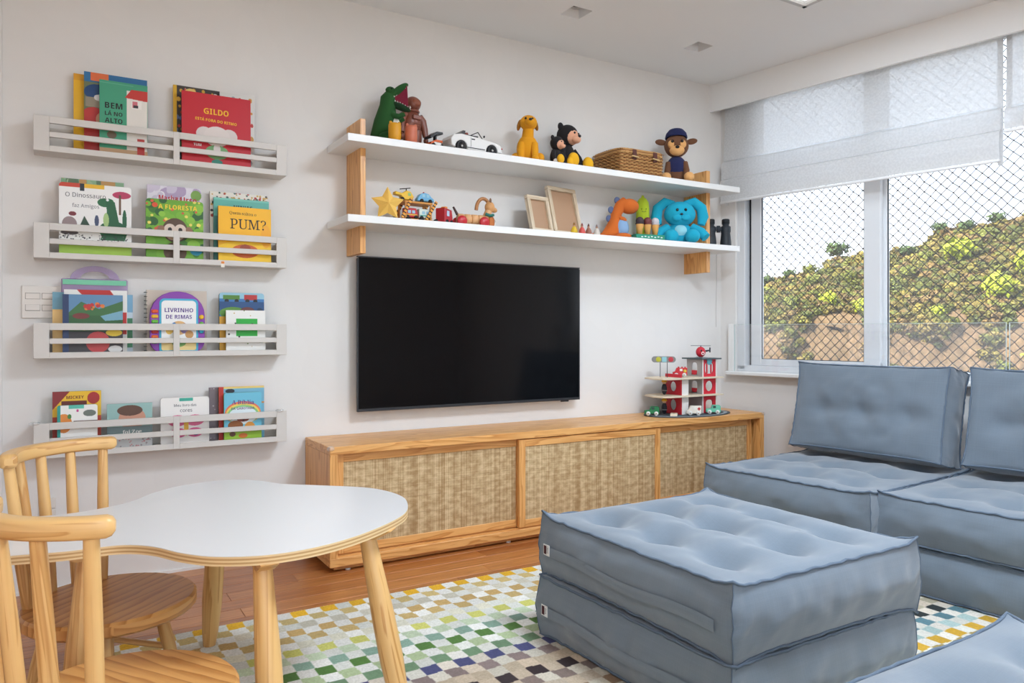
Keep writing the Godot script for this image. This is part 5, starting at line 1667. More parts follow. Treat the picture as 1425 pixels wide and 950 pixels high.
	la(t, "cap", [Vector2(0.062, 0), Vector2(0.066, 0.006), Vector2(0.06, 0.03), Vector2(0.044, 0.05), Vector2(0.02, 0.06), Vector2(0, 0.062)], nv, at(Vector3(0, 0.27, 0.0), Vector3(-8, 0, 0)), 20)
	for s in [-1.0, 1.0]:
		el(t, "ear", Vector3(s * 0.09, 0.252, 0), Vector3(0.034, 0.018, 0.010), bro, Vector3(0, 0, s * 10))
		tb(t, "front_leg", [Vector3(s * 0.045, 0.12, 0.025), Vector3(s * 0.056, 0.07, 0.045), Vector3(s * 0.05, 0.03, 0.06)], [0.02, 0.018, 0.017], bro, 10)
		el(t, "foot", Vector3(s * 0.066, 0.028, 0.08), Vector3(0.030, 0.0278, 0.036), ta)
		el(t, "cheek", Vector3(s * 0.03, 0.226, 0.05), Vector3(0.024, 0.026, 0.02), ta)
	eyes(t, Vector3(0, 0.24, 0.067), 0.056, 0.009)


func white_car(p: Vector3):
	var t := thing("toy_convertible", "white brick-built toy convertible with black wheels on the upper shelf", "toy car", p, deg_to_rad(3))
	var w := mk(Color8(232, 230, 226), 0.3)
	var side := [Vector2(-0.142, 0.03), Vector2(-0.146, 0.06), Vector2(-0.13, 0.082), Vector2(-0.085, 0.09), Vector2(-0.02, 0.084), Vector2(0.02, 0.082), Vector2(0.055, 0.076), Vector2(0.115, 0.07), Vector2(0.142, 0.058), Vector2(0.148, 0.03), Vector2(0.128, 0.022)]
	var arch := func(cx: float) -> Array:
		var o := []
		for i in 9:
			var a := PI * i / 8.0
			o.append(Vector2(cx + cos(a) * 0.034, 0.022 + sin(a) * 0.036))
		return o
	var poly := side.duplicate()
	poly.append_array(arch.call(0.088))
	poly.append_array([Vector2(0.05, 0.018), Vector2(-0.05, 0.018)])
	poly.append_array(arch.call(-0.088))
	pr(t, "body", poly, -0.058, 0.058, w, Transform3D(), false, 0.003)
	bx(t, "sill_line", Vector3(-0.005, 0.027, 0.0585), Vector3(0.1, 0.004, 0.002), col(40, 40, 42))
	bx(t, "door_line", Vector3(-0.035, 0.055, 0.0585), Vector3(0.002, 0.045, 0.0015), col(150, 148, 146))
	bx(t, "door_handle", Vector3(-0.022, 0.07, 0.059), Vector3(0.018, 0.005, 0.003), col(30, 30, 32))
	bx(t, "cockpit", Vector3(-0.032, 0.086, 0), Vector3(0.09, 0.012, 0.092), col(36, 32, 32))
	for z in [-0.024, 0.024]:
		bx(t, "seat", Vector3(-0.036, 0.094, z), Vector3(0.018, 0.03, 0.03), col(126, 54, 44), 0.003, -1, at(Vector3.ZERO, Vector3(0, 0, 6)))
		tb(t, "windscreen_post", [Vector3(0.036, 0.079, z * 2.1), Vector3(0.012, 0.112, z * 1.9)], 0.0022, col(30, 30, 32), 6)
	tb(t, "windscreen_top", [Vector3(0.012, 0.112, -0.045), Vector3(0.012, 0.112, 0.045)], 0.0022, col(30, 30, 32), 6)
	el(t, "mirror", Vector3(0.042, 0.092, 0.056), Vector3(0.004, 0.006, 0.006), col(30, 30, 32), Vector3.ZERO, 8, 8)
	pr(t, "rear_deck", [Vector2(-0.128, 0.082), Vector2(-0.08, 0.098), Vector2(-0.07, 0.112), Vector2(-0.056, 0.112), Vector2(-0.06, 0.084)], -0.04, 0.04, col(60, 54, 52, 0.3))
	for x in [-0.088, 0.088]:
		for z in [-0.052, 0.052]:
			var wh := la(t, "wheel", [Vector2(0, -0.011), Vector2(0.026, -0.011), Vector2(0.029, -0.006), Vector2(0.029, 0.006), Vector2(0.026, 0.011), Vector2(0.018, 0.011), Vector2(0.016, 0.007), Vector2(0, 0.007)], col(28, 28, 30), at(Vector3(x, 0.029, z), Vector3(90 if z > 0 else -90, 0, 0)), 22)
			la(wh, "hub", [Vector2(0, 0.006), Vector2(0.006, 0.009), Vector2(0.004, 0.012), Vector2(0, 0.012)], col(190, 188, 184, 0.3), Transform3D(), 10)
	bx(t, "headlight", Vector3(0.142, 0.052, 0.04), Vector3(0.006, 0.01, 0.014), col(40, 40, 44), 0.002)
	bx(t, "marker_light", Vector3(0.148, 0.046, 0.052), Vector3(0.01, 0.006, 0.008), col(180, 40, 50), 0.002)
	bx(t, "bumper", Vector3(0.142, 0.028, 0), Vector3(0.016, 0.012, 0.112), w, 0.002)


func basket(corner: Vector3):
	# corner: front left foot; runs along +x and back along -z
	var t := thing("wicker_basket", "honey wicker hamper basket with two brown leather straps on its lid", "basket", corner)
	var W := 0.30
	var D := 0.235
	var H := 0.118
	var cane := [mk(Color8(196, 148, 90), 0.7), mk(Color8(158, 110, 62), 0.7)]
	bx(t, "lining", Vector3(W / 2, H / 2 + 0.002, -D / 2), Vector3(W - 0.018, H - 0.006, D - 0.018), col(84, 58, 34))
	var rows := 13
	for half in 2:
		var wv := MB.new()
		for i in rows:
			if i % 2 != half: continue
			var y := 0.006 + i * (H - 0.01) / (rows - 1)
			var gro := 0.006 * y / H
			var loop := []
			var n := 120
			for k in n:
				var f := float(k) / n * 2.0 * (W + D)
				var p: Vector3
				var o: Vector3
				if f < W: p = Vector3(f, y, 0); o = Vector3(0, 0, 1)
				elif f < W + D: p = Vector3(W, y, -(f - W)); o = Vector3(1, 0, 0)
				elif f < 2 * W + D: p = Vector3(W - (f - W - D), y, -D); o = Vector3(0, 0, -1)
				else: p = Vector3(0, y, -D + (f - 2 * W - D)); o = Vector3(-1, 0, 0)
				loop.append(p + o * (gro + (0.0042 if (k / 2 + i) % 2 == 0 else -0.003)))
			wv.tube(loop, 0.0048, 5, false, true)
		var o2 := put(t, "woven_strands" if half == 0 else "woven_strands_between", wv.done(), cane[half])
		o2.set_meta("kind", "stuff")
	var lid := MB.new()
	var f := func(u: float, v: float) -> Vector3:
		return Vector3(-0.012 + u * (W + 0.024), H + 0.012 + 0.026 * pow(sin(PI * clampf(v, 0, 1)), 0.7) * pow(sin(PI * clampf(u, 0.02, 0.98)), 0.35) + 0.0032 * (1.0 if (int(u * 44) + int(v * 30)) % 2 == 0 else -1.0), 0.012 - v * (D + 0.024))
	lid.sheet(f, 88, 60, func(_u, _v): return Vector3.UP)
	put(t, "lid", lid.done(), cane[0])
	for k in 3:
		var rim := []
		for i in 64:
			var a := TAU * i / 64.0
			var cx := pow(absf(cos(a)), 0.3) * signf(cos(a))
			var cz := pow(absf(sin(a)), 0.3) * signf(sin(a))
			rim.append(Vector3(W / 2 + cx * (W / 2 + 0.012), H + 0.001 + k * 0.007 + (0.0015 if i % 2 else 0.0), -D / 2 + cz * (D / 2 + 0.012)))
		var rb := MB.new()
		rb.tube(rim, 0.005, 6, false, true)
		put(t, "lid_rim", rb.done(), cane[k % 2])
	for x in [0.085, 0.235]:
		var st := MB.new()
		var path := [Vector3(x, H + 0.034, -0.06), Vector3(x, H + 0.026, -0.012), Vector3(x, H + 0.016, 0.018), Vector3(x, H - 0.014, 0.0215), Vector3(x, H - 0.036, 0.0185)]
		for i in 4:
			for z in [0.0, 0.003]:
				var oz := Vector3(0, -z, -z)
				st.quad(path[i] + Vector3(-0.014, 0, 0) + oz, path[i] + Vector3(0.014, 0, 0) + oz, path[i + 1] + Vector3(0.014, 0, 0) + oz, path[i + 1] + Vector3(-0.014, 0, 0) + oz, Vector3(0, 1, 1) * (1.0 if z == 0.0 else -1.0))
		put(t, "leather_strap", st.done(), mk(Color8(92, 50, 40), 0.5))
		tb(t, "toggle", [Vector3(x - 0.024, H - 0.022, 0.024), Vector3(x + 0.024, H - 0.026, 0.024)], 0.0045, mk(Color8(206, 172, 120), 0.6), 8)


func shelf_toys_lower():
	var Y := 1.5478
	# faceted yellow star
	var t := thing("star_block", "pale yellow faceted star-shaped ornament at the left end of the lower shelf", "ornament", Vector3(1.305, Y, 0.225), deg_to_rad(-12))
	var s := MB.new()
	var ctr := Vector3(0, 0.072, 0)
	for i in 10:
		var a := PI / 2 + TAU * i / 10.0
		var b := PI / 2 + TAU * (i + 1) / 10.0
		var r1 := 0.08 if i % 2 == 0 else 0.042
		var r2 := 0.042 if i % 2 == 0 else 0.08
		var p := ctr + Vector3(cos(a) * r1, sin(a) * r1, 0)
		var q := ctr + Vector3(cos(b) * r2, sin(b) * r2, 0)
		p.y = maxf(p.y, 0.0); q.y = maxf(q.y, 0.0)
		for z in [0.036, -0.036]:
			s.tri(p, q, ctr + Vector3(0, 0, z), Vector3(0, 0, z))
	put(t, "star", s.done(), mk(Color8(244, 196, 96), 0.5))
	# wooden car transporter
	t = thing("toy_car_transporter", "wooden two-deck toy car transporter with striped ramps, behind the yellow star", "toy", Vector3(1.485, Y, 0.15), deg_to_rad(4))
	var wd := mk(Color8(206, 140, 66), 0.5)
	bx(t, "lower_deck", Vector3(0, 0.014, 0), Vector3(0.2, 0.012, 0.085), wd, 0.002)
	bx(t, "upper_deck", Vector3(-0.01, 0.098, 0), Vector3(0.15, 0.01, 0.085), wd, 0.002)
	for x in [-0.078, 0.056]:
		for z in [-0.036, 0.036]:
			bx(t, "post", Vector3(x, 0.056, z), Vector3(0.008, 0.076, 0.008), wd)
	for q in [[-0.10, 0.02, -0.05, 0.115], [0.03, 0.02, 0.085, 0.11]]:
		for z in [-0.043, 0.043]:
			var a := Vector3(q[0], q[1], z)
			var b := Vector3(q[2], q[3], z)
			bx(t, "ladder_rail", Vector3(0, a.distance_to(b) / 2, 0), Vector3(0.014, a.distance_to(b), 0.006), col(232, 160, 60), 0.001, -1, between(a, b))
			for k in 6:
				bx(t, "dark_stripe", Vector3(0, a.distance_to(b) * (0.1 + 0.16 * k), 0), Vector3(0.0145, 0.006, 0.0066), col(60, 40, 30), 0.0, -1, between(a, b))
	for x in [-0.07, 0.0, 0.08]:
		la(t, "wheel", [Vector2(0, -0.005), Vector2(0.013, -0.005), Vector2(0.013, 0.005), Vector2(0, 0.005)], col(30, 28, 28), at(Vector3(x, 0.013, 0.046), Vector3(90, 0, 0)), 14)
	mini_car("toy_helicopter", "small yellow toy helicopter on the transporter's upper deck", Vector3(1.425, Y + 0.1035, 0.15), [236, 190, 40], "heli")
	mini_car("toy_beetle_car", "small light blue toy car with a rounded roof on the transporter's upper deck", Vector3(1.525, Y + 0.1035, 0.15), [110, 176, 214], "beetle")
	mini_car("toy_fire_engine", "small red toy fire engine on the transporter's lower deck", Vector3(1.448, Y + 0.0205, 0.155), [190, 40, 52], "van")
	mini_car("toy_ambulance", "small white and mint toy van on the transporter's lower deck", Vector3(1.522, Y + 0.0205, 0.155), [214, 224, 214], "van")
	# red truck cab
	t = thing("toy_truck_cab", "red wooden toy truck cab beside the car transporter", "toy truck", Vector3(1.612, Y, 0.19), deg_to_rad(30))
	pr(t, "cab", [Vector2(-0.034, 0.008), Vector2(0.034, 0.008), Vector2(0.034, 0.04), Vector2(0.026, 0.074), Vector2(-0.034, 0.08)], -0.028, 0.028, mk(Color8(176, 34, 48), 0.4), Transform3D(), false, 0.003)
	bx(t, "side_window", Vector3(-0.008, 0.054, 0.0285), Vector3(0.02, 0.026, 0.002), col(180, 206, 226))
	bx(t, "windscreen", Vector3(0.0315, 0.056, 0), Vector3(0.002, 0.026, 0.044), col(150, 196, 226), 0.0, -1, at(Vector3.ZERO, Vector3(0, 0, 0)))
	bx(t, "roof_lamp", Vector3(0.0, 0.084, 0), Vector3(0.018, 0.012, 0.03), col(240, 150, 50), 0.003)
	bx(t, "badge", Vector3(0.0345, 0.025, 0), Vector3(0.002, 0.014, 0.02), col(240, 170, 60))
	for x in [-0.018, 0.02]:
		for z in [-0.028, 0.028]:
			la(t, "wheel", [Vector2(0, -0.004), Vector2(0.012, -0.004), Vector2(0.012, 0.004), Vector2(0, 0.004)], col(36, 30, 32), at(Vector3(x, 0.012, z), Vector3(90, 0, 0)), 12)
	# pull-along wooden dachshund
	t = thing("pull_along_dog", "wooden pull-along dachshund with red wheels and a bent handle over its back", "toy", Vector3(1.775, Y, 0.18), deg_to_rad(-6))
	var pale := mk(Color8(222, 170, 118), 0.5)
	for i in 4:
		var seg := MB.new()
		seg.lathe([Vector2(0, -0.0175), Vector2(0.02, -0.0175), Vector2(0.0245, -0.013), Vector2(0.0245, 0.013), Vector2(0.02, 0.0175), Vector2(0, 0.0175)], 18, at(Vector3.ZERO, Vector3(0, 0, 90)))
		put(t, "body_segment", seg.done(), pale, at(Vector3(-0.065 + i * 0.0365, 0.042, 0)))
	for x in [-0.07, 0.05]:
		for z in [-0.034, 0.034]:
			la(t, "red_wheel", [Vector2(0, -0.006), Vector2(0.024, -0.006), Vector2(0.0265, -0.003), Vector2(0.0265, 0.003), Vector2(0.024, 0.006), Vector2(0, 0.006)], mk(Color8(190, 32, 42), 0.35), at(Vector3(x, 0.0265, z), Vector3(90, 0, 0)), 22)
	tb(t, "tail", [Vector3(-0.082, 0.06, 0), Vector3(-0.104, 0.098, 0)], [0.007, 0.005], mk(Color8(66, 40, 34), 0.5), 10)
	el(t, "head", Vector3(0.092, 0.108, 0), Vector3(0.026, 0.03, 0.022), mk(Color8(206, 150, 92), 0.5))
	el(t, "snout", Vector3(0.112, 0.098, 0), Vector3(0.022, 0.014, 0.014), mk(Color8(206, 150, 92), 0.5), Vector3(0, 0, -20))
	tb(t, "neck", [Vector3(0.07, 0.05, 0), Vector3(0.086, 0.09, 0)], [0.02, 0.018], pale, 12)
	el(t, "pointed_ear", Vector3(0.092, 0.14, 0.01), Vector3(0.006, 0.014, 0.005), mk(Color8(120, 84, 54), 0.5))
	var hp := []
	for i in 13:
		var a := PI * (0.02 + 0.98 * i / 12.0)
		hp.append(Vector3(0.062 + cos(a) * 0.038, 0.092 + sin(a) * 0.05 * 1.2, -0.012))
	tb(t, "bent_handle", hp, 0.009, mk(Color8(176, 120, 70), 0.45), 10)
	tb(t, "green_scarf", [Vector3(0.06, 0.07, 0.022), Vector3(0.085, 0.062, 0.026), Vector3(0.105, 0.068, 0.016)], 0.008, mk(Color8(40, 110, 96), 0.7), 8)
	tb(t, "pull_cord", [Vector3(0.1, 0.06, 0.024), Vector3(0.11, 0.03, 0.04), Vector3(0.098, 0.008, 0.044)], 0.0022, col(228, 222, 210), 6)
	bx(t, "front_block", Vector3(0.096, 0.03, 0), Vector3(0.03, 0.058, 0.044), mk(Color8(196, 110, 40), 0.5), 0.004)
	# two leaning photo frames
	for q in [[2.185, 0.19, 0.155, 0.205, "small whitewashed wooden photo frame with a tan print, leaning on the lower shelf"], [2.37, 0.165, 0.215, 0.275, "larger whitewashed wooden photo frame with a tan print, leaning on the lower shelf"]]:
		t = thing("photo_frame", q[4], "photo frame", Vector3(q[0], Y, q[1]), deg_to_rad(10), "photo frames")
		var ln := at(Vector3.ZERO, Vector3(-14, 0, 0))
		var W: float = q[2]
		var H: float = q[3]
		var fm: Material = wood(Color8(222, 206, 182), Color8(190, 168, 138), 4.0, 1.0, 0.3, 1.5, 61, 0.7, Vector2(6, 1)) if not M.has("frame") else M.frame
		M.frame = fm
		var b := 0.022
		for k in [[0.0, b / 2, W, b, 0], [0.0, H - b / 2, W, b, 0], [-W / 2 + b / 2, H / 2, b, H - 2 * b, 1], [W / 2 - b / 2, H / 2, b, H - 2 * b, 1]]:
			bx(t, "moulding", Vector3(k[0], k[1], 0), Vector3(k[2], k[3], 0.026), fm, 0.002, k[4], ln)
		bx(t, "backing", Vector3(0, H / 2, -0.006), Vector3(W - 0.02, H - 0.02, 0.004), col(140, 104, 76), 0.0, -1, ln)
		bx(t, "print", Vector3(0, H / 2, -0.003), Vector3(W - 2 * b, H - 2 * b, 0.001), mk(Color8(178, 142, 112), 0.35), 0.0, -1, ln)
		bx(t, "easel_strut", Vector3(0, H * 0.26, -H * 0.17), Vector3(0.03, H * 0.52, 0.003), col(96, 70, 50), 0.0, -1, at(Vector3(0, 0.0, -H * 0.12 + 0.0), Vector3(10, 0, 0)))
	# four tiny figures
	var fc := [[214, 176, 30, "yellow"], [206, 84, 76, "coral red"], [150, 100, 80, "brown"], [206, 198, 186, "white"]]
	for i in 4:
		var c: Array = fc[i]
		t = thing("peg_figure", "tiny %s gnome-like figure on the lower shelf in front of the frames" % c[3], "figurine", Vector3([2.338, 2.39, 2.433, 2.488][i], Y, 0.262), 0.0, "tiny figures")
		var m := mk(Color8(c[0], c[1], c[2]), 0.5)
		la(t, "robe", [Vector2(0, 0), Vector2(0.016, 0), Vector2(0.019, 0.006), Vector2(0.016, 0.02), Vector2(0.009, 0.034), Vector2(0.005, 0.038), Vector2(0, 0.038)], m, Transform3D(), 16)
		el(t, "head", Vector3(0, 0.042, 0), Vector3(0.0065, 0.0075, 0.0065), col(190, 140, 110), Vector3.ZERO, 8, 10)
		la(t, "pointed_cap", [Vector2(0.0065, 0.045), Vector2(0.004, 0.054), Vector2(0, 0.062)], mk(Color8(int(c[0] * 0.6), int(c[1] * 0.5), int(c[2] * 0.5)), 0.6), Transform3D(), 12)
	# orange long-necked dinosaur plush
	t = thing("longneck_plush", "orange plush long-necked dinosaur with a pale blue belly, on the lower shelf", "plush toy", Vector3(2.70, Y, 0.15), deg_to_rad(-18))
	var org := plush(206, 104, 36)
	tb(t, "body", [Vector3(-0.13, 0.034, -0.01), Vector3(-0.11, 0.014, -0.005), Vector3(-0.07, 0.02, 0), Vector3(-0.01, 0.05, 0), Vector3(0.005, 0.1, 0), Vector3(0.012, 0.15, 0), Vector3(0.035, 0.195, 0), Vector3(0.066, 0.212, 0)], [0.006, 0.014, 0.019, 0.05, 0.04, 0.03, 0.034, 0.036], org, 16)
	el(t, "head", Vector3(0.086, 0.192, 0.006), Vector3(0.056, 0.044, 0.044), org)
	el(t, "belly", Vector3(0.034, 0.066, 0.008), Vector3(0.046, 0.06, 0.048), plush(136, 168, 204))
	for z in [-0.045, 0.045]:
		el(t, "foot", Vector3(0.036, 0.018, z), Vector3(0.048, 0.0178, 0.024), org)
		el(t, "arm", Vector3(0.036, 0.115, z * 0.8), Vector3(0.024, 0.012, 0.012), org, Vector3(0, 0, -20))
	for q in [[0.015, 0.225], [-0.022, 0.17], [-0.034, 0.12]]:
		el(t, "back_plate", Vector3(q[0], q[1], 0), Vector3(0.018, 0.02, 0.008), plush(92, 104, 138))
	eyes(t, Vector3(0.085, 0.212, 0.0), 0.078, 0.005, Vector3(1, 0, 0))
	# green pod plush
	t = thing("pod_plush", "tall lime green plush pod with a stitched smile, behind the toy ice creams", "plush toy", Vector3(2.942, Y, 0.11), deg_to_rad(-30))
	la(t, "pod", [Vector2(0, 0), Vector2(0.024, 0.002), Vector2(0.036, 0.03), Vector2(0.039, 0.1), Vector2(0.039, 0.2), Vector2(0.034, 0.24), Vector2(0.02, 0.262), Vector2(0.01, 0.268), Vector2(0.006, 0.28), Vector2(0, 0.282)], plush(172, 190, 40), Transform3D(), 20)
	var sm := []
	for i in 7:
		var a := PI + PI * i / 6.0
		sm.append(Vector3(cos(a) * 0.012, 0.185 + sin(a) * 0.007, 0.0385))
	tb(t, "smile", sm, 0.0014, col(60, 80, 20), 5)
	eyes(t, Vector3(0, 0.195, 0.0375), 0.026, 0.003)
	for q in [0.07, 0.11]:
		el(t, "pea", Vector3(0.012, q, 0.03), Vector3(0.016, 0.018, 0.014), plush(140, 166, 34))
	# toy ice creams in their stand
	t = thing("toy_ice_cream_set", "three toy ice-cream cones standing in a teal box on the lower shelf", "toy", Vector3(2.865, Y, 0.24), deg_to_rad(-10))
	bx(t, "teal_box", Vector3(0, 0.014, 0), Vector3(0.185, 0.028, 0.07), mk(Color8(36, 140, 112), 0.5), 0.002)
	for i in 7:
		bx(t, "white_print", Vector3(-0.055 + i * 0.021, 0.013 + 0.003 * (i % 2), 0.0352), Vector3(0.012, 0.006, 0.0008), col(220, 230, 224))
	var sc := [[64, 48, 52], [112, 52, 50], [200, 194, 196]]
	for i in 3:
		var x := -0.05 + i * 0.05
		la(t, "cone", [Vector2(0, 0.028), Vector2(0.013, 0.028), Vector2(0.022, 0.084), Vector2(0.023, 0.09), Vector2(0, 0.09)], mk(Color8(226, 168, 92), 0.6), at(Vector3(x, 0, 0)), 16)
		el(t, "scoop", Vector3(x, 0.106, 0), Vector3(0.0235, 0.024, 0.0235), mk(Color8(sc[i][0], sc[i][1], sc[i][2]), 0.6))
		la(t, "scoop_frill", [Vector2(0.018, 0.086), Vector2(0.0255, 0.089), Vector2(0.024, 0.096)], mk(Color8(sc[i][0], sc[i][1], sc[i][2]), 0.6), at(Vector3(x, 0, 0)), 16)
	# blue plush rabbit
	t = thing("rabbit_plush", "bright turquoise plush rabbit with long drooping ears, right part of the lower shelf", "plush toy", Vector3(3.175, Y, 0.17), deg_to_rad(-34))
	var bl := plush(26, 168, 198)
	el(t, "body", Vector3(0, 0.062, 0), Vector3(0.082, 0.07, 0.06), bl)
	el(t, "tummy_patch", Vector3(0, 0.072, 0.02), Vector3(0.05, 0.046, 0.046), plush(150, 210, 220))
	el(t, "head", Vector3(0, 0.178, 0.015), Vector3(0.094, 0.076, 0.066), bl)
	for sg in [-1.0, 1.0]:
		tb(t, "ear", [Vector3(sg * 0.03, 0.24, 0), Vector3(sg * 0.085, 0.252, 0.0), Vector3(sg * 0.128, 0.215, 0.004), Vector3(sg * 0.138, 0.16, 0.008), Vector3(sg * 0.126, 0.115, 0.012)], [0.02, 0.03, 0.032, 0.033, 0.022], bl, 14)
		tb(t, "arm", [Vector3(sg * 0.07, 0.1, 0.015), Vector3(sg * 0.12, 0.066, 0.04), Vector3(sg * 0.145, 0.034, 0.06)], [0.026, 0.03, 0.028], bl, 12)
		el(t, "foot", Vector3(sg * 0.062, 0.04, 0.085), Vector3(0.044, 0.0398, 0.044), bl)
		el(t, "cheek", Vector3(sg * 0.026, 0.15, 0.072), Vector3(0.026, 0.02, 0.014), bl)
	el(t, "nose", Vector3(0, 0.17, 0.082), Vector3(0.009, 0.006, 0.006), col(30, 26, 40))
	eyes(t, Vector3(0, 0.196, 0.076), 0.048, 0.009)
	# binoculars standing on their lenses
	t = thing("binoculars", "black binoculars standing upright at the right end of the lower shelf", "binoculars", Vector3(3.478, Y, 0.19), deg_to_rad(-34))
	var rub := mk(Color8(36, 42, 48), 0.55)
	for sg in [-1.0, 1.0]:
		la(t, "barrel", [Vector2(0, 0), Vector2(0.032, 0), Vector2(0.034, 0.004), Vector2(0.033, 0.03), Vector2(0.027, 0.085), Vector2(0.03, 0.095), Vector2(0.03, 0.125), Vector2(0.02, 0.13), Vector2(0.019, 0.136), Vector2(0.022, 0.14), Vector2(0.022, 0.166), Vector2(0.018, 0.17), Vector2(0, 0.168)], rub, at(Vector3(sg * 0.045, 0, 0)), 24)
		la(t, "eyecup", [Vector2(0.0205, 0.142), Vector2(0.0235, 0.144), Vector2(0.0235, 0.166), Vector2(0.0195, 0.1715), Vector2(0.015, 0.1715), Vector2(0.015, 0.165)], mk(Color8(24, 28, 32), 0.7), at(Vector3(sg * 0.045, 0, 0)), 20)
	bx(t, "bridge", Vector3(0, 0.112, 0), Vector3(0.06, 0.022, 0.022), rub, 0.004)
	la(t, "focus_wheel", [Vector2(0, 0.09), Vector2(0.012, 0.09), Vector2(0.012, 0.13), Vector2(0, 0.13)], rub, at(Vector3(0, 0, 0.004)), 16)


func mini_car(called: String, label: String, p: Vector3, c: Array, kind: String):
	var t := thing(called, label, "toy car", p)
	var m := mk(Color8(c[0], c[1], c[2]), 0.4)
	var poly: Array
	match kind:
		"beetle": poly = [Vector2(-0.044, 0.008), Vector2(0.044, 0.008), Vector2(0.044, 0.02), Vector2(0.03, 0.03), Vector2(0.018, 0.044), Vector2(-0.006, 0.05), Vector2(-0.028, 0.042), Vector2(-0.044, 0.02)]
		"heli": poly = [Vector2(-0.06, 0.03), Vector2(-0.056, 0.044), Vector2(-0.02, 0.038), Vector2(0.0, 0.052), Vector2(0.022, 0.048), Vector2(0.038, 0.024), Vector2(0.03, 0.008), Vector2(-0.014, 0.008), Vector2(-0.028, 0.026)]
		_: poly = [Vector2(-0.034, 0.008), Vector2(0.034, 0.008), Vector2(0.034, 0.03), Vector2(0.024, 0.052), Vector2(-0.034, 0.052)]
	pr(t, "body", poly, -0.018, 0.018, m, Transform3D(), false, 0.003)
	var win := col(150, 196, 216) if kind != "heli" else col(150, 190, 120)
	for x in ([-0.012, 0.01] if kind != "heli" else [0.014]):
		bx(t, "window", Vector3(x, 0.034, 0.0184), Vector3(0.015, 0.014, 0.0014), win)
	for x in [-0.022, 0.022]:
		for z in [-0.017, 0.017]:
			la(t, "wheel", [Vector2(0, -0.004), Vector2(0.0095, -0.004), Vector2(0.0095, 0.004), Vector2(0, 0.004)], col(28, 26, 26), at(Vector3(x, 0.0095, z), Vector3(90, 0, 0)), 12)
	match kind:
		"heli":
			bx(t, "rotor_blade", Vector3(0.012, 0.062, 0), Vector3(0.07, 0.004, 0.01), col(40, 36, 30), 0.001, -1, at(Vector3.ZERO, Vector3(0, 25, 12)))
			la(t, "rotor_mast", [Vector2(0, 0.05), Vector2(0.003, 0.05), Vector2(0.003, 0.064), Vector2(0, 0.064)], col(60, 50, 40), at(Vector3(0.005, 0, 0)), 8)
		"beetle":
			el(t, "roof_lamp", Vector3(-0.004, 0.052, 0), Vector3(0.005, 0.004, 0.005), col(200, 60, 60), Vector3.ZERO, 6, 8)
		_:
			bx(t, "stripe", Vector3(0, 0.02, 0.0184), Vector3(0.06, 0.006, 0.0012), col(236, 186, 60) if c[0] < 200 else col(90, 180, 160))


func holed(w: float, h: float, d: float, hx: float, hy: float, rx: float, ry: float, power := 1.0) -> ArrayMesh:
	# an upright panel from (0,0) to (w,h) with one oval or arched opening, thickness d
	var b := MB.new()
	var n := 32
	var o := []
	var i_ := []
	for k in n:
		var a := TAU * (k + 0.5) / n
		var c := Vector2(cos(a), sin(a))
		var cx := pow(absf(c.x), power) * signf(c.x)
		var cy := pow(absf(c.y), power) * signf(c.y)
		i_.append(Vector2(hx + cx * rx, hy + cy * ry))
		var tx := ((w - hx) if c.x > 0 else hx) / maxf(1e-4, absf(c.x))
		var ty := ((h - hy) if c.y > 0 else hy) / maxf(1e-4, absf(c.y))
		o.append(Vector2(hx, hy) + c * minf(tx, ty))
	# square the outer ring's corners
	for q in [Vector2(0, 0), Vector2(w, 0), Vector2(w, h), Vector2(0, h)]:
		var best := 0
		for k in n:
			if (o[k] as Vector2).distance_to(q) < (o[best] as Vector2).distance_to(q): best = k
		o[best] = q
	for k in n:
		var l := (k + 1) % n
		for z in [0.0, d]:
			b.quad(Vector3(o[k].x, o[k].y, z), Vector3(o[l].x, o[l].y, z), Vector3(i_[l].x, i_[l].y, z), Vector3(i_[k].x, i_[k].y, z), Vector3(0, 0, -1 if z == 0.0 else 1))
		var mid: Vector2 = (i_[k] + i_[l]) * 0.5
		b.quad(Vector3(i_[k].x, i_[k].y, 0), Vector3(i_[l].x, i_[l].y, 0), Vector3(i_[l].x, i_[l].y, d), Vector3(i_[k].x, i_[k].y, d), Vector3(hx - mid.x, hy - mid.y, 0))
		var om: Vector2 = (o[k] + o[l]) * 0.5
		b.quad(Vector3(o[k].x, o[k].y, 0), Vector3(o[l].x, o[l].y, 0), Vector3(o[l].x, o[l].y, d), Vector3(o[k].x, o[k].y, d), Vector3(om.x - hx, om.y - hy, 0))
	return b.done()


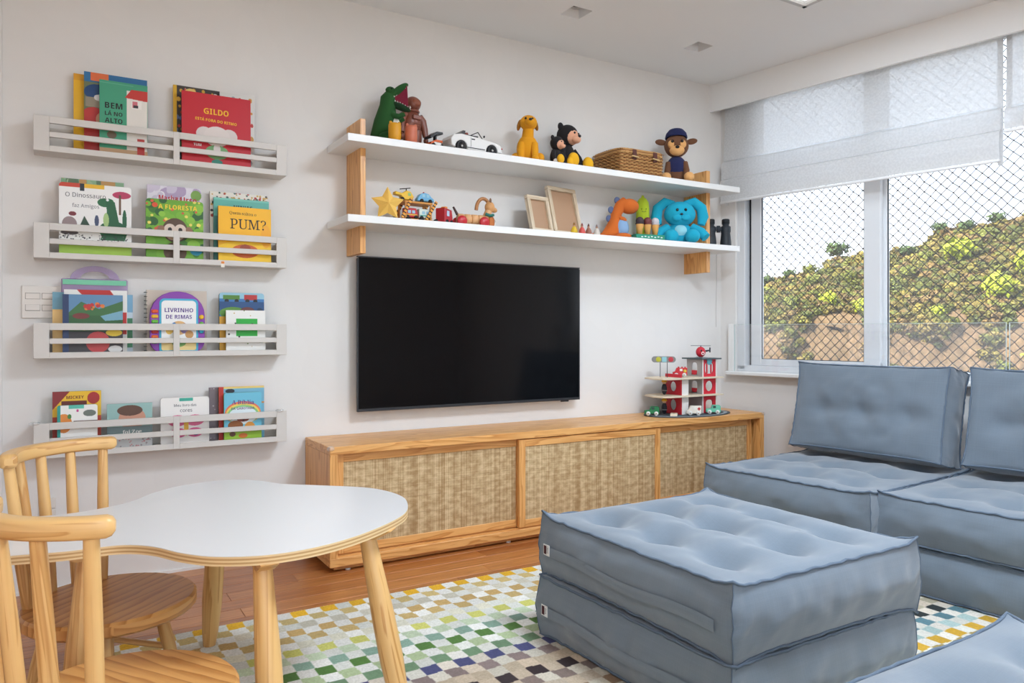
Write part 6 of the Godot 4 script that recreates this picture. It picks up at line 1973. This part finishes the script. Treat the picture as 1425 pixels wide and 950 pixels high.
func fire_station():
	var Y := 0.5385
	# round play mat
	var t := thing("round_play_mat", "round dark grey road play mat on the sideboard under the toy fire station", "mat", Vector3(3.22, Y, 0.192))
	la(t, "mat_disc", [Vector2(0, 0), Vector2(0.176, 0), Vector2(0.176, 0), Vector2(0.178, 0.003), Vector2(0.176, 0.005), Vector2(0, 0.005)], mk(Color8(70, 76, 80), 0.8), at(Vector3.ZERO, Vector3.ZERO) * Transform3D(Basis.from_scale(Vector3(1.72, 1, 1)), Vector3.ZERO), 48)
	la(t, "pale_road_ring", [Vector2(0.15, 0.0052), Vector2(0.164, 0.0058), Vector2(0.166, 0.0052)], mk(Color8(150, 156, 156), 0.8), Transform3D(Basis.from_scale(Vector3(1.72, 1, 1)), Vector3.ZERO), 48)
	var T := Y + 0.0056
	t = thing("toy_fire_station", "red, grey and white wooden toy fire station with three decks and a tower", "toy building", Vector3(0, T, 0))
	var red := mk(Color8(206, 34, 52), 0.45)
	var grey := mk(Color8(168, 162, 158), 0.5)
	var whi := mk(Color8(234, 230, 224), 0.5)
	var ply := mk(Color8(222, 206, 180), 0.6)
	var y1 := 0.108
	var y2 := 0.211
	var y3 := 0.319
	# decks
	for y in [y1, y2]:
		var poly := [Vector2(3.00, -0.285), Vector2(3.425, -0.285), Vector2(3.425, -0.06), Vector2(3.04, -0.06), Vector2(2.965, -0.10), Vector2(2.945, -0.19), Vector2(2.965, -0.26)]
		pr(t, "deck", poly, 0, 0.009, ply, Transform3D(Basis(Vector3.RIGHT, -PI / 2), Vector3(0, y - 0.0045, 0)), false, 0.001)
	pr(t, "roof_plate", [Vector2(3.262, -0.272), Vector2(3.42, -0.272), Vector2(3.42, -0.10), Vector2(3.262, -0.10)], 0, 0.008, mk(Color8(74, 90, 92), 0.5), Transform3D(Basis(Vector3.RIGHT, -PI / 2), Vector3(0, y3, 0)), false, 0.001)
	# tower: grey side towards the room's left, red front
	var levels := [[0.0, y1 - 0.0045], [y1 + 0.0045, y2 - 0.0045], [y2 + 0.0045, y3]]
	for i in 3:
		var a: float = levels[i][0]
		var h: float = levels[i][1] - a
		var side := Transform3D(Basis(Vector3.UP, -PI / 2), Vector3(3.287, a, 0.124))
		if i == 0: bx(t, "grey_panel", Vector3(3.2835, h / 2, 0.187), Vector3(0.007, h, 0.126), mk(Color8(172, 152, 148), 0.5))
		else: put(t, "grey_panel", holed(0.126, h, 0.007, 0.063, h * 0.46, 0.024, h * 0.36, 0.6), grey, side)
		put(t, "red_panel", holed(0.107, h, 0.007, 0.0535, h * (0.5 if i else 0.42), 0.03 if i < 2 else 0.036, h * 0.33, 1.0 if i == 1 else 0.6), red, at(Vector3(3.287, a, 0.243)))
		bx(t, "corner_post", Vector3(3.2875, a + h / 2, 0.2475), Vector3(0.008, h, 0.008), whi)
		bx(t, "corner_post", Vector3(3.397, a + h / 2, 0.2475), Vector3(0.008, h, 0.008), whi)
		bx(t, "corner_post", Vector3(3.397, a + h / 2, 0.124), Vector3(0.008, h, 0.008), whi)
		if i == 2:
			for x in [0.036, 0.071]:
				bx(t, "window_bar", Vector3(3.287 + x, a + h * 0.5, 0.2465), Vector3(0.008, h * 0.62, 0.005), red)
	for y in [0.225, 0.118]:
		bx(t, "red_barrier", Vector3(3.284, y + 0.014, 0.187), Vector3(0.008, 0.028, 0.045), red)
	# wing: red side with oval windows, side-face shade put into its darker red
	for i in 2:
		var a: float = levels[i][0]
		var h: float = levels[i][1] - a
		put(t, "red_panel", holed(0.133, h, 0.007, 0.066, h * 0.52, 0.026, h * 0.31), mk(Color8(186, 26, 42), 0.45), Transform3D(Basis(Vector3.UP, -PI / 2), Vector3(3.119, a, 0.117)))
		bx(t, "white_front", Vector3(3.146, a + h / 2, 0.2465), Vector3(0.052, h, 0.006), whi)
	bx(t, "red_parapet", Vector3(3.116, y2 + 0.014, 0.183), Vector3(0.008, 0.02, 0.133), red)
	# sign on two rods
	for z in [0.13, 0.19]:
		tb(t, "sign_rod", [Vector3(3.06, y2 + 0.004, z), Vector3(3.06, y2 + 0.094, z)], 0.002, col(60, 60, 62), 6)
	var sgn := MB.new()
	var cap := []
	for i in 9:
		var a := -PI / 2 + PI * i / 8.0
		cap.append(Vector2(0.052 + cos(a) * 0.018, sin(a) * 0.018))
	for i in 9:
		var a := PI / 2 + PI * i / 8.0
		cap.append(Vector2(-0.052 + cos(a) * 0.018, sin(a) * 0.018))
	sgn.prism(cap, -0.005, 0.005)
	var sx := Transform3D(Basis(Vector3.UP, -PI / 4), Vector3(3.06, y2 + 0.11, 0.16))
	var board := put(t, "sign_board", sgn.done(), mk(Color8(138, 138, 136), 0.5), sx)
	la(board, "lime_disc", [Vector2(0, 0.0052), Vector2(0.014, 0.0056), Vector2(0.015, 0.005)], col(196, 196, 60), at(Vector3(-0.03, 0, 0), Vector3(90, 0, 0)), 20)
	bx(board, "aqua_square", Vector3(0.004, 0, 0.0052), Vector3(0.026, 0.03, 0.001), col(150, 206, 214))
	la(board, "red_disc", [Vector2(0, 0.0052), Vector2(0.014, 0.0056), Vector2(0.015, 0.005)], col(200, 60, 70), at(Vector3(0.042, 0, 0), Vector3(90, 0, 0)), 20)
	# teal cog on the tower front
	var cog := []
	for i in 28:
		var a := TAU * i / 28.0
		var r := 0.022 if (i / 2) % 2 == 0 else 0.017
		cog.append(Vector2(cos(a) * r, sin(a) * r))
	pr(t, "teal_cog", cog, 0, 0.006, mk(Color8(96, 170, 184), 0.5), at(Vector3(3.338, y3 - 0.012, 0.25)))
	# helicopter on the roof
	t = thing("toy_rescue_helicopter", "small round red toy helicopter parked on the roof of the toy fire station", "toy", Vector3(3.335, T + y3 + 0.0085, 0.185), deg_to_rad(-20))
	el(t, "cabin", Vector3(0, 0.034, 0), Vector3(0.03, 0.032, 0.024), red)
	la(t, "white_ring", [Vector2(0.006, 0), Vector2(0.010, 0.001), Vector2(0.0105, 0)], whi, at(Vector3(0.003, 0.026, 0.0245), Vector3(90, 0, 0)), 16)
	el(t, "porthole", Vector3(-0.006, 0.042, 0.0215), Vector3(0.006, 0.007, 0.003), col(60, 24, 30), Vector3.ZERO, 8, 10)
	tb(t, "tail_boom", [Vector3(0.024, 0.038, 0), Vector3(0.058, 0.044, 0)], [0.006, 0.004], col(50, 52, 56), 8)
	bx(t, "tail_fin", Vector3(0.06, 0.046, 0), Vector3(0.008, 0.03, 0.004), col(50, 52, 56), 0.001)
	bx(t, "rotor_blade", Vector3(0, 0.072, 0), Vector3(0.12, 0.003, 0.009), col(90, 92, 96), 0.001, -1, at(Vector3.ZERO, Vector3(0, -35, 0)))
	tb(t, "rotor_mast", [Vector3(0, 0.06, 0), Vector3(0, 0.074, 0)], 0.003, col(70, 70, 74), 6)
	for z in [-0.014, 0.014]:
		tb(t, "skid", [Vector3(-0.024, 0.002, z), Vector3(0.024, 0.002, z)], 0.002, col(150, 150, 150), 6)
	# little vehicles and two firefighters
	play_car("red toy fire truck parked on the middle deck of the toy fire station", Vector3(3.17, T + y2 + 0.0047, 0.18), 40, [200, 36, 46], "fire")
	play_car("dark green toy pick-up on the play mat beside the toy fire station", Vector3(2.945, T, 0.185), 35, [18, 116, 66], "car")
	play_car("white toy ambulance with a red cross in front of the toy fire station", Vector3(3.165, T, 0.3), 40, [236, 228, 214], "ambulance")
	play_car("mint green toy tractor car in front of the toy fire station tower", Vector3(3.315, T, 0.305), 40, [110, 196, 164], "car")
	for k in 2:
		var p := thing("toy_firefighter", ["toy firefighter with a yellow helmet on the lower deck of the toy station", "toy firefighter with a yellow helmet standing on the play mat"][k], "toy figure", Vector3(3.06, T + (y1 + 0.0047 if k == 0 else 0.0), 0.165), deg_to_rad(50), "toy firefighters")
		el(p, "body", Vector3(0, 0.034, 0), Vector3(0.018, 0.034, 0.016), col(34, 38, 48))
		el(p, "head", Vector3(0, 0.074, 0), Vector3(0.012, 0.013, 0.012), col(226, 180, 140))
		la(p, "helmet", [Vector2(0.017, 0.076), Vector2(0.0165, 0.079), Vector2(0.013, 0.088), Vector2(0.006, 0.093), Vector2(0, 0.094)], col(226, 166, 30), Transform3D(), 16)
		tb(p, "arm", [Vector3(0.012, 0.05, 0.006), Vector3(0.028, 0.036, 0.012)], 0.006, col(34, 38, 48), 8)
		bx(p, "belt", Vector3(0, 0.026, 0), Vector3(0.036, 0.004, 0.033), col(150, 150, 150), 0.001)
	t = thing("wooden_ramp", "small pale wooden ramp lying on the play mat", "toy", Vector3(3.052, T, 0.255), deg_to_rad(45))
	pr(t, "ramp", [Vector2(-0.04, 0), Vector2(0.04, 0), Vector2(0.036, 0.012), Vector2(-0.03, 0.012)], -0.02, 0.02, ply, Transform3D(), false, 0.002)
	bx(t, "slot", Vector3(0, 0.0122, 0), Vector3(0.03, 0.0006, 0.006), col(160, 130, 96))


func play_car(label: String, p: Vector3, turn: float, c: Array, kind: String):
	var t := thing("wooden_toy_car", label, "toy car", p, deg_to_rad(-turn), "wooden cars of the fire station")
	var m := mk(Color8(c[0], c[1], c[2]), 0.45)
	var poly := [Vector2(-0.042, 0.01), Vector2(0.042, 0.01), Vector2(0.042, 0.046), Vector2(0.036, 0.052), Vector2(-0.006, 0.052), Vector2(-0.012, 0.032), Vector2(-0.042, 0.028)]
	if kind != "car": poly = [Vector2(-0.042, 0.01), Vector2(0.042, 0.01), Vector2(0.042, 0.054), Vector2(-0.02, 0.054), Vector2(-0.03, 0.032), Vector2(-0.042, 0.028)]
	pr(t, "body", poly, -0.018, 0.018, m, Transform3D(), false, 0.003)
	bx(t, "window", Vector3(0.006, 0.042, 0.0184), Vector3(0.016, 0.014, 0.0012), col(40, 70, 60) if kind == "car" else col(240, 236, 226))
	for x in [-0.022, 0.024]:
		for z in [-0.02, 0.02]:
			var w := la(t, "wheel", [Vector2(0, -0.004), Vector2(0.0115, -0.004), Vector2(0.0125, 0), Vector2(0.0115, 0.004), Vector2(0, 0.004)], col(228, 226, 220), at(Vector3(x, 0.0125, z), Vector3(90 if z > 0 else -90, 0, 0)), 16)
			la(w, "axle_cap", [Vector2(0.004, 0.0042), Vector2(0.003, 0.0056), Vector2(0, 0.0058)], col(160, 130, 90), Transform3D(), 8)
	if kind == "ambulance":
		bx(t, "red_cross", Vector3(0.028, 0.038, 0.0186), Vector3(0.018, 0.006, 0.0014), col(206, 40, 50))
		bx(t, "red_cross", Vector3(0.028, 0.038, 0.0186), Vector3(0.006, 0.018, 0.0014), col(206, 40, 50))
	if kind == "fire":
		la(t, "yellow_badge", [Vector2(0, 0.0005), Vector2(0.009, 0.001), Vector2(0.0095, 0)], col(226, 190, 70), at(Vector3(0.028, 0.036, 0.0184), Vector3(90, 0, 0)), 16)
		for x in [-0.008, 0.012, 0.03]:
			bx(t, "roof_peg", Vector3(x, 0.057, 0), Vector3(0.008, 0.007, 0.02), m, 0.001)
